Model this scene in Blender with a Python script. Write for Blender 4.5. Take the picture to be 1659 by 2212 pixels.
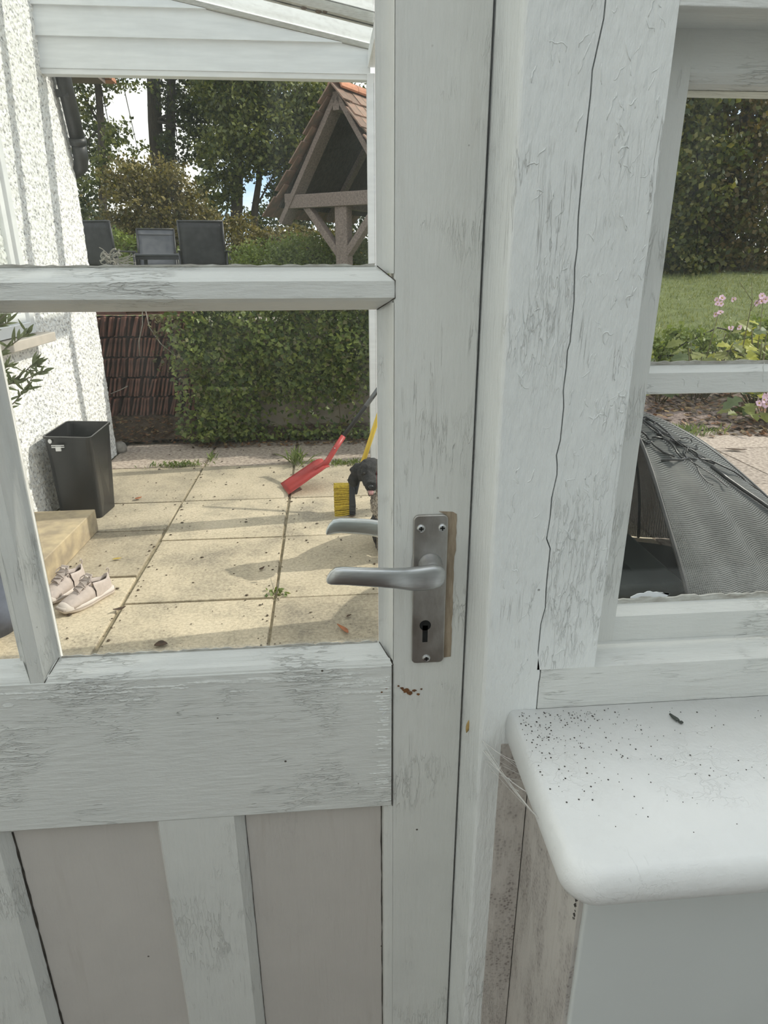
import bpy, bmesh, math, random
import numpy as np
from mathutils import Vector, Matrix, Euler, noise as mnoise

for o in list(bpy.data.objects):
    bpy.data.objects.remove(o, do_unlink=True)
scene = bpy.context.scene
COL = scene.collection
random.seed(7)
RNG = np.random.default_rng(11)
R = math.radians

# ------------------------------------------------------------------ camera
cam_d = bpy.data.cameras.new('camera')
cam = bpy.data.objects.new('camera', cam_d)
COL.objects.link(cam)
scene.camera = cam
cam_d.sensor_fit = 'VERTICAL'
cam_d.sensor_height = 24.0
cam_d.lens = 24.0 * 1427.45 / 2212.0
cam_d.clip_start = 0.02
cam_d.clip_end = 400
_P, _Y, _RO = R(20.610), R(4.868), R(-0.161)
_f = Vector((math.sin(_Y) * math.cos(_P), math.cos(_Y) * math.cos(_P), -math.sin(_P)))
_r = Vector((math.cos(_Y), -math.sin(_Y), 0))
_u = _r.cross(_f)
_r, _u = _r * math.cos(_RO) + _u * math.sin(_RO), -_r * math.sin(_RO) + _u * math.cos(_RO)
M = Matrix((_r, _u, -_f)).transposed().to_4x4()
M.translation = Vector((0, 0, 1.40))
cam.matrix_world = M

# ------------------------------------------------------------------ world, sun, exposure
SUN_DIR = Vector((1.3, 0.17, 1.0)).normalized()      # towards the sun
world = bpy.data.worlds.new('sky')
scene.world = world
world.use_nodes = True
wt = world.node_tree
for n in list(wt.nodes):
    wt.nodes.remove(n)
w_out = wt.nodes.new('ShaderNodeOutputWorld')
w_bg = wt.nodes.new('ShaderNodeBackground')
w_tc = wt.nodes.new('ShaderNodeTexCoord')
w_map = wt.nodes.new('ShaderNodeMapping')
w_map.inputs['Scale'].default_value = (1.0, 1.0, 2.2)
w_no = wt.nodes.new('ShaderNodeTexNoise')
w_no.inputs['Scale'].default_value = 2.6
w_no.inputs['Detail'].default_value = 9
w_no.inputs['Roughness'].default_value = 0.6
w_rp = wt.nodes.new('ShaderNodeValToRGB')
w_rp.color_ramp.elements[0].position = 0.36
w_rp.color_ramp.elements[0].color = (0.45, 0.66, 0.95, 1)
w_rp.color_ramp.elements[1].position = 0.50
w_rp.color_ramp.elements[1].color = (1.0, 0.985, 0.955, 1)
wt.links.new(w_tc.outputs['Generated'], w_map.inputs['Vector'])
wt.links.new(w_map.outputs['Vector'], w_no.inputs['Vector'])
wt.links.new(w_no.outputs['Fac'], w_rp.inputs['Fac'])
wt.links.new(w_rp.outputs['Color'], w_bg.inputs['Color'])
w_bg.inputs['Strength'].default_value = 1.25
wt.links.new(w_bg.outputs['Background'], w_out.inputs['Surface'])

sun_d = bpy.data.lights.new('sun', 'SUN')
sun_d.energy = 3.2
sun_d.angle = R(0.6)
sun_d.color = (1.0, 0.94, 0.83)
sun = bpy.data.objects.new('sun', sun_d)
COL.objects.link(sun)
sun.rotation_euler = SUN_DIR.to_track_quat('Z', 'Y').to_euler()
sun.location = (6, 2, 8)

scene.view_settings.view_transform = 'Standard'
scene.view_settings.look = 'None'
scene.view_settings.gamma = 1.0
scene.view_settings.exposure = 0.10
scene.view_settings.use_curve_mapping = False

# ------------------------------------------------------------------ helpers
ROOT = {}          # object -> world location its mesh data is relative to


def tag(o, label=None, cat=None, group=None, kind=None):
    if label: o['label'] = label
    if cat: o['category'] = cat
    if group: o['group'] = group
    if kind: o['kind'] = kind
    return o


def empty(name, loc=(0, 0, 0), rz=0.0, rot=None):
    o = bpy.data.objects.new(name, None)
    COL.objects.link(o)
    o.location = loc
    o.rotation_euler = rot if rot else (0, 0, rz)
    o.empty_display_size = 0.1
    ROOT[o] = Vector(loc)
    return o


class MB:
    """collects faces, build() links them as one mesh object"""
    def __init__(s):
        s.v = []; s.f = []

    def add(s, vs, fs):
        b = len(s.v)
        s.v += [tuple(p) for p in vs]
        s.f += [tuple(i + b for i in f) for f in fs]
        return s

    def box(s, x0, x1, y0, y1, z0, z1):
        return s.add([(x0, y0, z0), (x1, y0, z0), (x1, y1, z0), (x0, y1, z0), (x0, y0, z1), (x1, y0, z1), (x1, y1, z1), (x0, y1, z1)],
                     [(0, 3, 2, 1), (4, 5, 6, 7), (0, 1, 5, 4), (1, 2, 6, 5), (2, 3, 7, 6), (3, 0, 4, 7)])

    def prism(s, poly, ax, a, b):
        """poly: 2D outline in the two other axes (order x,y,z without ax)"""
        n = len(poly)
        def P(p, t):
            q = list(p); q.insert(ax, t); return q
        vs = [P(p, a) for p in poly] + [P(p, b) for p in poly]
        fs = [tuple(range(n)), tuple(range(2 * n - 1, n - 1, -1))]
        for i in range(n):
            j = (i + 1) % n
            fs.append((i, i + n, j + n, j))
        return s.add(vs, fs)

    def beam(s, p0, p1, w, h, up=(0, 0, 1)):
        p0, p1 = Vector(p0), Vector(p1)
        d = (p1 - p0).normalized()
        side = d.cross(Vector(up))
        if side.length < 1e-4: side = d.cross(Vector((1, 0, 0)))
        side.normalize(); u = side.cross(d).normalized()
        vs = []
        for p in (p0, p1):
            for a, b in ((-1, -1), (1, -1), (1, 1), (-1, 1)):
                vs.append(p + side * a * w / 2 + u * b * h / 2)
        return s.add(vs, [(0, 1, 2, 3), (7, 6, 5, 4), (0, 4, 5, 1), (1, 5, 6, 2), (2, 6, 7, 3), (3, 7, 4, 0)])

    def tube(s, pts, rad, n=8, cap=True):
        pts = [Vector(p) for p in pts]
        if not hasattr(rad, '__len__'): rad = [rad] * len(pts)
        rings = []
        ref = Vector((0.3, 0.2, 1)).normalized()
        for i, p in enumerate(pts):
            d = (pts[min(i + 1, len(pts) - 1)] - pts[max(i - 1, 0)])
            d = d.normalized() if d.length > 1e-9 else Vector((0, 0, 1))
            a = d.cross(ref)
            if a.length < 0.05: a = d.cross(Vector((1, 0, 0)))
            a.normalize(); b = d.cross(a)
            rings.append([p + (a * math.cos(2 * math.pi * k / n) + b * math.sin(2 * math.pi * k / n)) * rad[i] for k in range(n)])
        vs = [q for r_ in rings for q in r_]
        fs = []
        for i in range(len(pts) - 1):
            for k in range(n):
                k2 = (k + 1) % n
                fs.append((i * n + k, i * n + k2, (i + 1) * n + k2, (i + 1) * n + k))
        if cap:
            fs.append(tuple(range(n - 1, -1, -1)))
            m = (len(pts) - 1) * n
            fs.append(tuple(range(m, m + n)))
        return s.add(vs, fs)

    def loft(s, rings, cap=True, closed=True):
        n = len(rings[0]); vs = [p for r_ in rings for p in r_]; fs = []
        for i in range(len(rings) - 1):
            for k in range(n if closed else n - 1):
                k2 = (k + 1) % n
                fs.append((i * n + k, i * n + k2, (i + 1) * n + k2, (i + 1) * n + k))
        if cap:
            fs.append(tuple(range(n - 1, -1, -1)))
            m = (len(rings) - 1) * n
            fs.append(tuple(range(m, m + n)))
        return s.add(vs, fs)

    def ball(s, c, r, n=8, m=6):
        if not hasattr(r, '__len__'): r = (r, r, r)
        rings = []
        for i in range(m + 1):
            t = math.pi * i / m
            q = max(math.sin(t), 1e-3)
            rings.append([(c[0] + r[0] * q * math.cos(2 * math.pi * k / n), c[1] + r[1] * q * math.sin(2 * math.pi * k / n), c[2] - r[2] * math.cos(t)) for k in range(n)])
        return s.loft(rings)

    def build(s, name, m, parent=None, smooth=False, bevel=0.0, seg=2, local=False, fix=True):
        me = bpy.data.meshes.new(name)
        off = Vector((0, 0, 0))
        if parent is not None and not local: off = ROOT[parent]
        me.from_pydata([(p[0] - off.x, p[1] - off.y, p[2] - off.z) for p in s.v], [], s.f)
        if fix:
            bm = bmesh.new(); bm.from_mesh(me)
            bmesh.ops.recalc_face_normals(bm, faces=bm.faces)
            bm.to_mesh(me); bm.free()
        if smooth:
            me.polygons.foreach_set('use_smooth', [True] * len(me.polygons))
        me.materials.append(m)
        o = bpy.data.objects.new(name, me)
        COL.objects.link(o)
        if parent is not None: o.parent = parent
        ROOT[o] = off
        if bevel > 0:
            b = o.modifiers.new('bevel', 'BEVEL'); b.width = bevel; b.segments = seg; b.limit_method = 'ANGLE'; b.angle_limit = R(35)
            if smooth is False:
                me.polygons.foreach_set('use_smooth', [True] * len(me.polygons))
                wn = o.modifiers.new('wn', 'WEIGHTED_NORMAL'); wn.keep_sharp = False
        return o


def based(mb, name, m, loc, **kw):
    """top-level mesh whose origin sits at loc"""
    o = mb.build(name, m, None, **kw)
    o.data.transform(Matrix.Translation(-Vector(loc)))
    o.location = loc
    ROOT[o] = Vector(loc)
    return o


def copy_tree(o, parent=None):
    c = o.copy(); COL.objects.link(c); c.parent = parent
    ROOT[c] = ROOT[o]
    for ch in list(o.children): copy_tree(ch, c)
    return c


def fast_quads(name, V, n_per, m, parent=None, tri=False):
    """V: (k*n_per,3) float array, k polygons of n_per corners"""
    off = ROOT[parent] if parent is not None else Vector((0, 0, 0))
    V = np.asarray(V, dtype=np.float32) - np.array(off, dtype=np.float32)
    k = len(V) // n_per
    me = bpy.data.meshes.new(name)
    me.vertices.add(len(V)); me.vertices.foreach_set('co', V.ravel())
    me.loops.add(len(V)); me.loops.foreach_set('vertex_index', np.arange(len(V), dtype=np.int32))
    me.polygons.add(k)
    me.polygons.foreach_set('loop_start', np.arange(k, dtype=np.int32) * n_per)
    me.polygons.foreach_set('loop_total', np.full(k, n_per, dtype=np.int32))
    me.update(calc_edges=True); me.validate()
    me.materials.append(m)
    o = bpy.data.objects.new(name, me); COL.objects.link(o)
    if parent is not None: o.parent = parent
    ROOT[o] = off
    return o


def unit(a):
    return a / (np.linalg.norm(a, axis=1, keepdims=True) + 1e-9)


def leaf_cards(C, size, elong=1.6, up=0.4, droop=0.0, outward=None):
    """diamond leaves at centres C with sizes size -> corner array"""
    n = len(C)
    nrm = RNG.normal(size=(n, 3)); nrm[:, 2] += up * 2
    if outward is not None: nrm += outward * 1.3
    nrm = unit(nrm)
    t = RNG.normal(size=(n, 3)); t[:, 2] -= droop * 2
    t = unit(t - nrm * np.sum(t * nrm, 1, keepdims=True))
    b = np.cross(nrm, t)
    s = np.asarray(size).reshape(-1, 1) * np.ones((n, 1))
    a0 = C - t * s * elong * .5
    a1 = C + b * s * .5 - t * s * .05
    a2 = C + t * s * elong * .5
    a3 = C - b * s * .5 - t * s * .05
    return np.stack([a0, a1, a2, a3], 1).reshape(-1, 3)


def blob_points(blobs, n, shell=0.55):
    """points inside ellipsoids (cx,cy,cz,rx,ry,rz), denser towards the shell, with clumps"""
    out = []
    vol = np.array([b[3] * b[4] * b[5] for b in blobs]); vol = vol ** .75; vol /= vol.sum()
    for b, w in zip(blobs, vol):
        k = max(8, int(n * w))
        ncl = max(4, k // 28)
        d = unit(RNG.normal(size=(ncl, 3)))
        r = (shell + (1 - shell) * RNG.random((ncl, 1)))
        cl = d * r
        p = cl[RNG.integers(0, ncl, k)] + RNG.normal(size=(k, 3)) * .13
        out.append(p * np.array(b[3:6]) + np.array(b[0:3]))
    return np.concatenate(out)


# ------------------------------------------------------------------ materials
def nt(name):
    m = bpy.data.materials.new(name); m.use_nodes = True
    t = m.node_tree
    bs = t.nodes['Principled BSDF']
    return m, t, bs


def coords(t, scale=(1, 1, 1), kind='Object'):
    tc = t.nodes.new('ShaderNodeTexCoord'); mp = t.nodes.new('ShaderNodeMapping')
    mp.inputs['Scale'].default_value = scale
    t.links.new(tc.outputs[kind], mp.inputs['Vector'])
    return mp.outputs['Vector']


def noise_tex(t, vec, scale, detail=5, rough=.55, dist=0):
    n = t.nodes.new('ShaderNodeTexNoise')
    n.inputs['Scale'].default_value = scale; n.inputs['Detail'].default_value = detail
    n.inputs['Roughness'].default_value = rough; n.inputs['Distortion'].default_value = dist
    t.links.new(vec, n.inputs['Vector'])
    return n.outputs['Fac']


def ramp(t, fac, stops):
    r_ = t.nodes.new('ShaderNodeValToRGB')
    cr = r_.color_ramp
    while len(cr.elements) < len(stops): cr.elements.new(.5)
    for e, (p, c) in zip(cr.elements, stops):
        e.position = p
        e.color = (c, c, c, 1) if not hasattr(c, '__len__') else (*c[:3], 1)
    t.links.new(fac, r_.inputs['Fac'])
    return r_.outputs['Color']


def mixc(t, fac, a, b, mode='MIX'):
    x = t.nodes.new('ShaderNodeMix'); x.data_type = 'RGBA'; x.blend_type = mode
    for sock, val in ((x.inputs[0], fac), (x.inputs[6], a), (x.inputs[7], b)):
        if hasattr(val, 'is_linked') or isinstance(val, bpy.types.NodeSocket): t.links.new(val, sock)
        elif hasattr(val, '__len__'): sock.default_value = (*val[:3], 1)
        else: sock.default_value = val
    return x.outputs[2]


def math_n(t, op, a, b=0.0):
    x = t.nodes.new('ShaderNodeMath'); x.operation = op
    for i, val in enumerate((a, b)):
        if isinstance(val, bpy.types.NodeSocket): t.links.new(val, x.inputs[i])
        else: x.inputs[i].default_value = val
    return x.outputs[0]


def bump(t, bs, h, strength=.3, dist=.002):
    b = t.nodes.new('ShaderNodeBump'); b.inputs['Strength'].default_value = strength; b.inputs['Distance'].default_value = dist
    t.links.new(h, b.inputs['Height']); t.links.new(b.outputs['Normal'], bs.inputs['Normal'])
    return b


def simple(name, c1, c2=None, scale=8, rough=.6, metal=0, stretch=(1, 1, 1), bmp=0.0, bscale=None, bdist=.002, island=0.0, objrand=0.0, spec=.5, lo=.35, hi=.65):
    m, t, bs = nt(name)
    vec = coords(t, stretch)
    c2 = c2 or tuple(x * .8 for x in c1)
    col = ramp(t, noise_tex(t, vec, scale), [(lo, c1), (hi, c2)])
    if island or objrand:
        if island:
            g = t.nodes.new('ShaderNodeNewGeometry'); src = g.outputs['Random Per Island']
        else:
            g = t.nodes.new('ShaderNodeObjectInfo'); src = g.outputs['Random']
        a = island or objrand
        col = mixc(t, 1.0, col, ramp(t, src, [(0, 1 - a), (1, 1 + a * .6)]), 'MULTIPLY')
    t.links.new(col, bs.inputs['Base Color'])
    bs.inputs['Roughness'].default_value = rough
    bs.inputs['Metallic'].default_value = metal
    bs.inputs['Specular IOR Level'].default_value = spec
    if bmp:
        bump(t, bs, noise_tex(t, vec, bscale or scale * 4, 6), bmp, bdist)
    return m


def paint(name, grain='z', col=(.78, .79, .765), crack=.5, dirt=.35, rough=.42, lumps=.35, dark=.4, mould=0.0):
    """old gloss paint on timber: brush grain, fine hairline cracks, grime"""
    m, t, bs = nt(name)
    st = {'z': (30, 30, 2.2), 'x': (2.2, 30, 30), 'n': (9, 9, 9)}[grain]
    vg = coords(t, st); vo = coords(t, (1, 1, 1))
    g = noise_tex(t, vg, 9, 6, .6)
    patch = noise_tex(t, vo, 7, 4, .6)
    fine = noise_tex(t, coords(t, tuple(x * .35 for x in st)), 6, 8, .65)
    c = ramp(t, patch, [(.30, tuple(x * .93 for x in col)), (.62, col)])
    # grime streaks along the grain
    dmask = ramp(t, fine, [(.56, 0), (.78, dirt)])
    dm2 = mixc(t, 1.0, dmask, ramp(t, patch, [(.42, 0), (.7, 1)]), 'MULTIPLY')
    c = mixc(t, dm2, c, (.40, .36, .31))
    # hairline cracks: thin ridge lines of a stretched noise
    cn = noise_tex(t, coords(t, tuple(x * .8 for x in st)), 2.6, 5, .6, .8)
    d = math_n(t, 'ABSOLUTE', math_n(t, 'SUBTRACT', cn, .5))
    line = ramp(t, d, [(0, 1), (.010, 0)])
    where = ramp(t, noise_tex(t, vo, 11, 3), [(.56, 0), (.66, 1)])
    cm = math_n(t, 'MULTIPLY', mixc(t, 1.0, line, where, 'MULTIPLY'), crack)
    c = mixc(t, math_n(t, 'MULTIPLY', cm, .6), c, (.17, .15, .125))
    # lifting, cracked paint in patches
    ve = t.nodes.new('ShaderNodeTexVoronoi'); ve.feature = 'DISTANCE_TO_EDGE'; ve.inputs['Scale'].default_value = 3.2
    wv = t.nodes.new('ShaderNodeVectorMath'); wv.operation = 'ADD'
    nz = t.nodes.new('ShaderNodeTexNoise'); nz.inputs['Scale'].default_value = 5; nz.inputs['Detail'].default_value = 4
    vs_ = coords(t, tuple(x ** .72 * 2.2 for x in st)); t.links.new(vs_, nz.inputs['Vector'])
    t.links.new(vs_, wv.inputs[0]); t.links.new(nz.outputs['Color'], wv.inputs[1]); t.links.new(wv.outputs[0], ve.inputs['Vector'])
    edge = ramp(t, ve.outputs['Distance'], [(.012, 1), (.035, 0)])
    wh2 = ramp(t, noise_tex(t, vo, 9, 3, .6), [(.52, 0), (.66, 1)])
    c2m = math_n(t, 'MULTIPLY', mixc(t, 1.0, edge, wh2, 'MULTIPLY'), crack)
    c = mixc(t, math_n(t, 'MULTIPLY', c2m, dark), c, (.24, .22, .19))
    rim = math_n(t, 'MULTIPLY', mixc(t, 1.0, ramp(t, ve.outputs['Distance'], [(.03, 0), (.08, 1), (.35, .2)]), wh2, 'MULTIPLY'), crack)
    # fly specks
    v = t.nodes.new('ShaderNodeTexVoronoi'); v.inputs['Scale'].default_value = 34
    t.links.new(vo, v.inputs['Vector'])
    spk = ramp(t, v.outputs['Distance'], [(.035, 1), (.055, 0)])
    sel = ramp(t, noise_tex(t, vo, 23, 2), [(.60, 0), (.64, 1)])
    c = mixc(t, mixc(t, 1.0, spk, sel, 'MULTIPLY'), c, (.10, .085, .07))
    if mould:
        vm = t.nodes.new('ShaderNodeTexVoronoi'); vm.inputs['Scale'].default_value = 260
        t.links.new(vo, vm.inputs['Vector'])
        mm = mixc(t, 1.0, ramp(t, vm.outputs['Distance'], [(.25, 1), (.5, .35)]), ramp(t, noise_tex(t, coords(t, (1, 1, .35)), 30, 5, .7), [(.45, 0), (.62, mould)]), 'MULTIPLY')
        c = mixc(t, mm, c, (.14, .105, .095))
    t.links.new(c, bs.inputs['Base Color'])
    bs.inputs['Roughness'].default_value = rough
    lump = noise_tex(t, coords(t, tuple(x ** .5 for x in st)), 26, 4, .6)
    h = math_n(t, 'ADD', math_n(t, 'MULTIPLY', g, .5), math_n(t, 'MULTIPLY', lump, lumps * 2.4))
    h = math_n(t, 'SUBTRACT', h, math_n(t, 'MULTIPLY', math_n(t, 'ADD', cm, c2m), 1.2))
    h = math_n(t, 'ADD', h, math_n(t, 'MULTIPLY', rim, .9))
    bump(t, bs, h, .6, .0019)
    return m


def glass(name, tint=(.97, .985, .975), grime=.05):
    m, t, bs = nt(name)
    t.nodes.remove(bs)
    out = t.nodes['Material Output']
    tr = t.nodes.new('ShaderNodeBsdfTransparent'); tr.inputs['Color'].default_value = (*tint, 1)
    gl = t.nodes.new('ShaderNodeBsdfGlossy'); gl.inputs['Roughness'].default_value = .02
    df = t.nodes.new('ShaderNodeBsdfDiffuse'); df.inputs['Color'].default_value = (.8, .8, .78, 1)
    fr = t.nodes.new('ShaderNodeFresnel'); 
    ge = t.nodes.new('ShaderNodeNewGeometry')
    ior = t.nodes.new('ShaderNodeMapRange'); ior.inputs[3].default_value = 1.45; ior.inputs[4].default_value = 1 / 1.45
    t.links.new(ge.outputs['Backfacing'], ior.inputs[0]); t.links.new(ior.outputs[0], fr.inputs['IOR'])
    mx = t.nodes.new('ShaderNodeMixShader')
    t.links.new(fr.outputs['Fac'], mx.inputs[0]); t.links.new(tr.outputs[0], mx.inputs[1]); t.links.new(gl.outputs[0], mx.inputs[2])
    n = noise_tex(t, coords(t, (3, 3, .8)), 5, 8, .7)
    gm = ramp(t, n, [(.48, 0), (.8, grime)])
    m2 = t.nodes.new('ShaderNodeMixShader')
    t.links.new(gm, m2.inputs[0]); t.links.new(mx.outputs[0], m2.inputs[1]); t.links.new(df.outputs[0], m2.inputs[2])
    t.links.new(m2.outputs[0], out.inputs['Surface'])
    return m


def leaf_mat(name, cols, trans=.35, rough=.5):
    """cols: list of colours picked per leaf"""
    m, t, bs = nt(name)
    g = t.nodes.new('ShaderNodeNewGeometry')
    st = [(i / max(1, len(cols) - 1), c) for i, c in enumerate(cols)]
    col = ramp(t, g.outputs['Random Per Island'], st)
    t.links.new(col, bs.inputs['Base Color'])
    bs.inputs['Roughness'].default_value = rough
    tl = t.nodes.new('ShaderNodeBsdfTranslucent')
    t.links.new(mixc(t, 1.0, col, (1.0, 1.0, .55), 'MULTIPLY'), tl.inputs['Color'])
    mx = t.nodes.new('ShaderNodeMixShader'); mx.inputs[0].default_value = trans
    t.links.new(bs.outputs[0], mx.inputs[1]); t.links.new(tl.outputs[0], mx.inputs[2])
    t.links.new(mx.outputs[0], t.nodes['Material Output'].inputs['Surface'])
    return m


PZ = paint('paint_upright', 'z', col=(.745, .75, .72))
PX = paint('paint_level', 'x', col=(.755, .765, .74), crack=.75, dirt=.45, dark=.5)
PZ2 = paint('paint_post', 'z', col=(.85, .87, .86), crack=.6, dirt=.12, lumps=.9, dark=.3)
PANEL = paint('paint_panel', 'z', col=(.62, .585, .55), crack=.1, dirt=.6, lumps=.1)
SILLP = paint('paint_sill', 'n', col=(.93, .935, .93), crack=.12, dirt=.15, rough=.3, lumps=.25)
WALLP = simple('dwarf_wall_paint', (.72, .745, .735), (.68, .70, .69), 3, .55, bmp=.12, bscale=60)
DIRTY = paint('paint_grimy', 'z', col=(.64, .60, .56), crack=.3, dirt=.9, mould=.75)
EXTP = simple('exterior_white_paint', (.80, .825, .85), (.72, .745, .77), 4, .5, stretch=(1, 8, 8), bmp=.1)
EXTG = simple('weathered_grey_paint', (.50, .50, .47), (.36, .35, .32), 14, .65, stretch=(2, 20, 20), bmp=.3)
PUTTY = simple('old_putty', (.60, .60, .56), (.36, .34, .30), 60, .8, stretch=(1, 3, 3), bmp=.6, bscale=140)
GLASS = glass('pane_glass', grime=.045)
ROOFG = glass('roof_glass', grime=.22)
ALU = simple('satin_aluminium', (.62, .63, .64), (.54, .55, .56), 40, .34, 1.0, (1, 3, 12), bmp=.05)
ALUP = simple('worn_aluminium_plate', (.60, .595, .58), (.40, .375, .35), 22, .38, 1.0, (2, 2, 1), bmp=.12, bscale=90)
SCREW = simple('zinc_screw', (.66, .67, .68), (.5, .5, .5), 120, .3, 1.0)
BLACK = simple('keyhole_black', (.006, .006, .006), (.01, .01, .01), 10, .9)
BAREWOOD = simple('bare_wood', (.42, .34, .25), (.27, .21, .15), 40, .8, stretch=(6, 6, 1), bmp=.4)
RUST = simple('rust_stain', (.23, .10, .035), (.12, .06, .03), 90, .85, bmp=.4)


def pebble_mat():
    m, t, bs = nt('white_pebbledash')
    v = coords(t)
    n = noise_tex(t, v, 62, 3, .55)
    c = ramp(t, n, [(.34, (.34, .34, .345)), (.44, (.76, .76, .755)), (.52, (.90, .90, .885))])  # grey low spots: grime plus the shade of the pits painted in
    t.links.new(c, bs.inputs['Base Color']); bs.inputs['Roughness'].default_value = .85
    bump(t, bs, n, .9, .006)
    return m


PEB = pebble_mat()


def slab_mat():
    m, t, bs = nt('sandstone_slab')
    v = coords(t, kind='Object')
    oi = t.nodes.new('ShaderNodeObjectInfo')
    ad = t.nodes.new('ShaderNodeVectorMath'); ad.operation = 'ADD'
    t.links.new(v, ad.inputs[0]); t.links.new(oi.outputs['Location'], ad.inputs[1])
    big = noise_tex(t, ad.outputs[0], 2.3, 7, .68)
    fine = noise_tex(t, ad.outputs[0], 70, 6, .7)
    c = ramp(t, big, [(.34, (.20, .175, .14)), (.44, (.40, .345, .255)), (.54, (.59, .50, .365)), (.68, (.68, .585, .44))])
    c = mixc(t, .45, c, ramp(t, fine, [(.35, (.19, .16, .12)), (.6, (.62, .54, .40))]), 'MIX')
    c = mixc(t, 1.0, c, ramp(t, oi.outputs['Random'], [(0, .80), (1, 1.10)]), 'MULTIPLY')
    vo = t.nodes.new('ShaderNodeTexVoronoi'); vo.inputs['Scale'].default_value = 55
    t.links.new(ad.outputs[0], vo.inputs['Vector'])
    pit = mixc(t, 1.0, ramp(t, vo.outputs['Distance'], [(.10, 1), (.2, 0)]), ramp(t, noise_tex(t, ad.outputs[0], 6, 2), [(.5, 0), (.62, .8)]), 'MULTIPLY')
    c = mixc(t, pit, c, (.17, .145, .115))
    t.links.new(c, bs.inputs['Base Color']); bs.inputs['Roughness'].default_value = .85
    bump(t, bs, math_n(t, 'SUBTRACT', fine, pit), .5, .003)
    return m


SLAB = slab_mat()
SLABP = simple('pitted_pink_slab', (.52, .44, .37), (.25, .20, .165), 38, .9, bmp=.8, bscale=80, bdist=.005, objrand=.15)
BED = simple('joint_sand', (.34, .29, .20), (.20, .17, .11), 20, .95, bmp=.6)
SOIL = simple('soil_litter', (.14, .10, .07), (.065, .048, .034), 16, .95, bmp=.9, bscale=40, bdist=.01)
MULCH = simple('bark_mulch', (.31, .24, .21), (.15, .11, .095), 26, .95, bmp=1.0, bscale=50, bdist=.02)
LAWN = simple('lawn_turf', (.20, .235, .08), (.125, .155, .05), 5, .9, bmp=.9, bscale=90, bdist=.03)
RENDERW = simple('old_render', (.34, .30, .24), (.20, .175, .14), 6, .9, bmp=.6)
STEPM = simple('sandstone_step', (.52, .42, .27), (.33, .27, .19), 12, .85, bmp=.4, bscale=90)
TILE = simple('clay_tile', (.24, .105, .075), (.13, .06, .048), 14, .85, bmp=.5, bscale=60, objrand=.35)
TILEO = simple('orange_clay_tile', (.55, .25, .14), (.38, .17, .10), 12, .8, bmp=.4, objrand=.3)
TILEG = simple('mossy_clay_tile', (.34, .21, .155), (.20, .155, .12), 12, .9, bmp=.6, bscale=60, objrand=.3)
OAK = simple('silvered_oak', (.27, .215, .185), (.15, .115, .10), 20, .85, stretch=(3, 3, 3), bmp=.5, bscale=50)
BARK = simple('tree_bark', (.085, .07, .05), (.045, .038, .03), 12, .95, stretch=(3, 3, .6), bmp=1.0, bscale=20, bdist=.03)
PLASTIC = simple('black_plastic', (.012, .012, .013), (.02, .02, .021), 30, .32)
PIPE = simple('black_pipe', (.018, .019, .02), (.035, .035, .035), 12, .45)
RED = simple('red_plastic', (.42, .052, .047), (.34, .04, .038), 14, .45)
YELLOW = simple('yellow_bristle', (.70, .52, .06), (.45, .32, .03), 90, .7, stretch=(1, 1, 1))
YELP = simple('yellow_plastic', (.75, .53, .06), (.66, .46, .05), 12, .4)
NAVY = simple('navy_plastic', (.03, .036, .05), (.02, .025, .035), 12, .4)
CHAIRF = simple('charcoal_frame', (.022, .022, .024), (.03, .03, .032), 20, .4)
SLING = simple('charcoal_sling', (.032, .032, .035), (.052, .052, .055), 14, .7, stretch=(1, 1, 1))
SLINGL = simple('grey_sling', (.105, .11, .125), (.14, .145, .155), 10, .7)
POTM = simple('blue_grey_pot', (.16, .19, .26), (.09, .105, .15), 9, .35)
CREAM = simple('cream_upvc', (.82, .83, .84), (.77, .78, .79), 4, .35)
STONE = simple('grey_stone', (.36, .34, .31), (.22, .20, .18), 18, .9, bmp=.6)
SHOE = simple('pink_beige_mesh', (.55, .47, .43), (.48, .41, .375), 60, .85, bmp=.3, bscale=300, bdist=.001)
SHOEL = simple('shoe_lining', (.20, .175, .16), (.27, .24, .22), 30, .9)
SOLE = simple('pale_rubber_sole', (.70, .62, .56), (.62, .55, .50), 20, .6)
LACE = simple('shoe_lace', (.36, .30, .28), (.44, .38, .35), 60, .9)
WEB = simple('spider_silk', (.75, .74, .71), (.6, .59, .56), 60, .6)
HUSK = simple('seed_husk', (.52, .36, .13), (.38, .24, .08), 90, .6)
DRIED = simple('dried_stalk', (.42, .39, .34), (.24, .22, .19), 60, .9)
SPECK = simple('fly_speck', (.045, .04, .035), (.08, .07, .06), 50, .7)

# ------------------------------------------------------------------ the door
YD = 0.600          # inner face of the door
YG = 0.618          # glass plane
door = tag(empty('door_1', (-0.31, 0.622, 0.03)), 'white half-glazed timber door with peeling paint and lever handle', kind='structure')


def wobble_edge(z0, z1, x, amp, step, seed):
    rr = random.Random(seed); pts = []; z = z0
    while z < z1:
        pts.append((x + rr.uniform(-amp, amp), z)); z += rr.uniform(.4, 1.4) * step
    pts.append((x, z1))
    return pts


# stiles
MB().box(.0605, .1365, YD, .644, .03, 2.03).build('stile', PZ, door, bevel=.0015)
MB().box(-.757, -.681, YD, .644, .03, 2.03).build('stile', PZ, door, bevel=.0015)


def ovolo(a, b, out):
    """profile of a glazing moulding from front edge a at YD to b at YG"""
    pts = [(a, YD)]
    for k in range(1, 6):
        th = math.pi / 2 * k / 5
        pts.append((a + (b - a) * (.12 + .76 * (1 - math.cos(th))), YD + .0015 + (YG - YD - .0035) * math.sin(th)))
    pts += [(b, YG - .002), (b, YG + .001), (a + (b - a) * .45, .626), (a + (b - a) * .4, .640), (a, .640)]
    return pts


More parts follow.
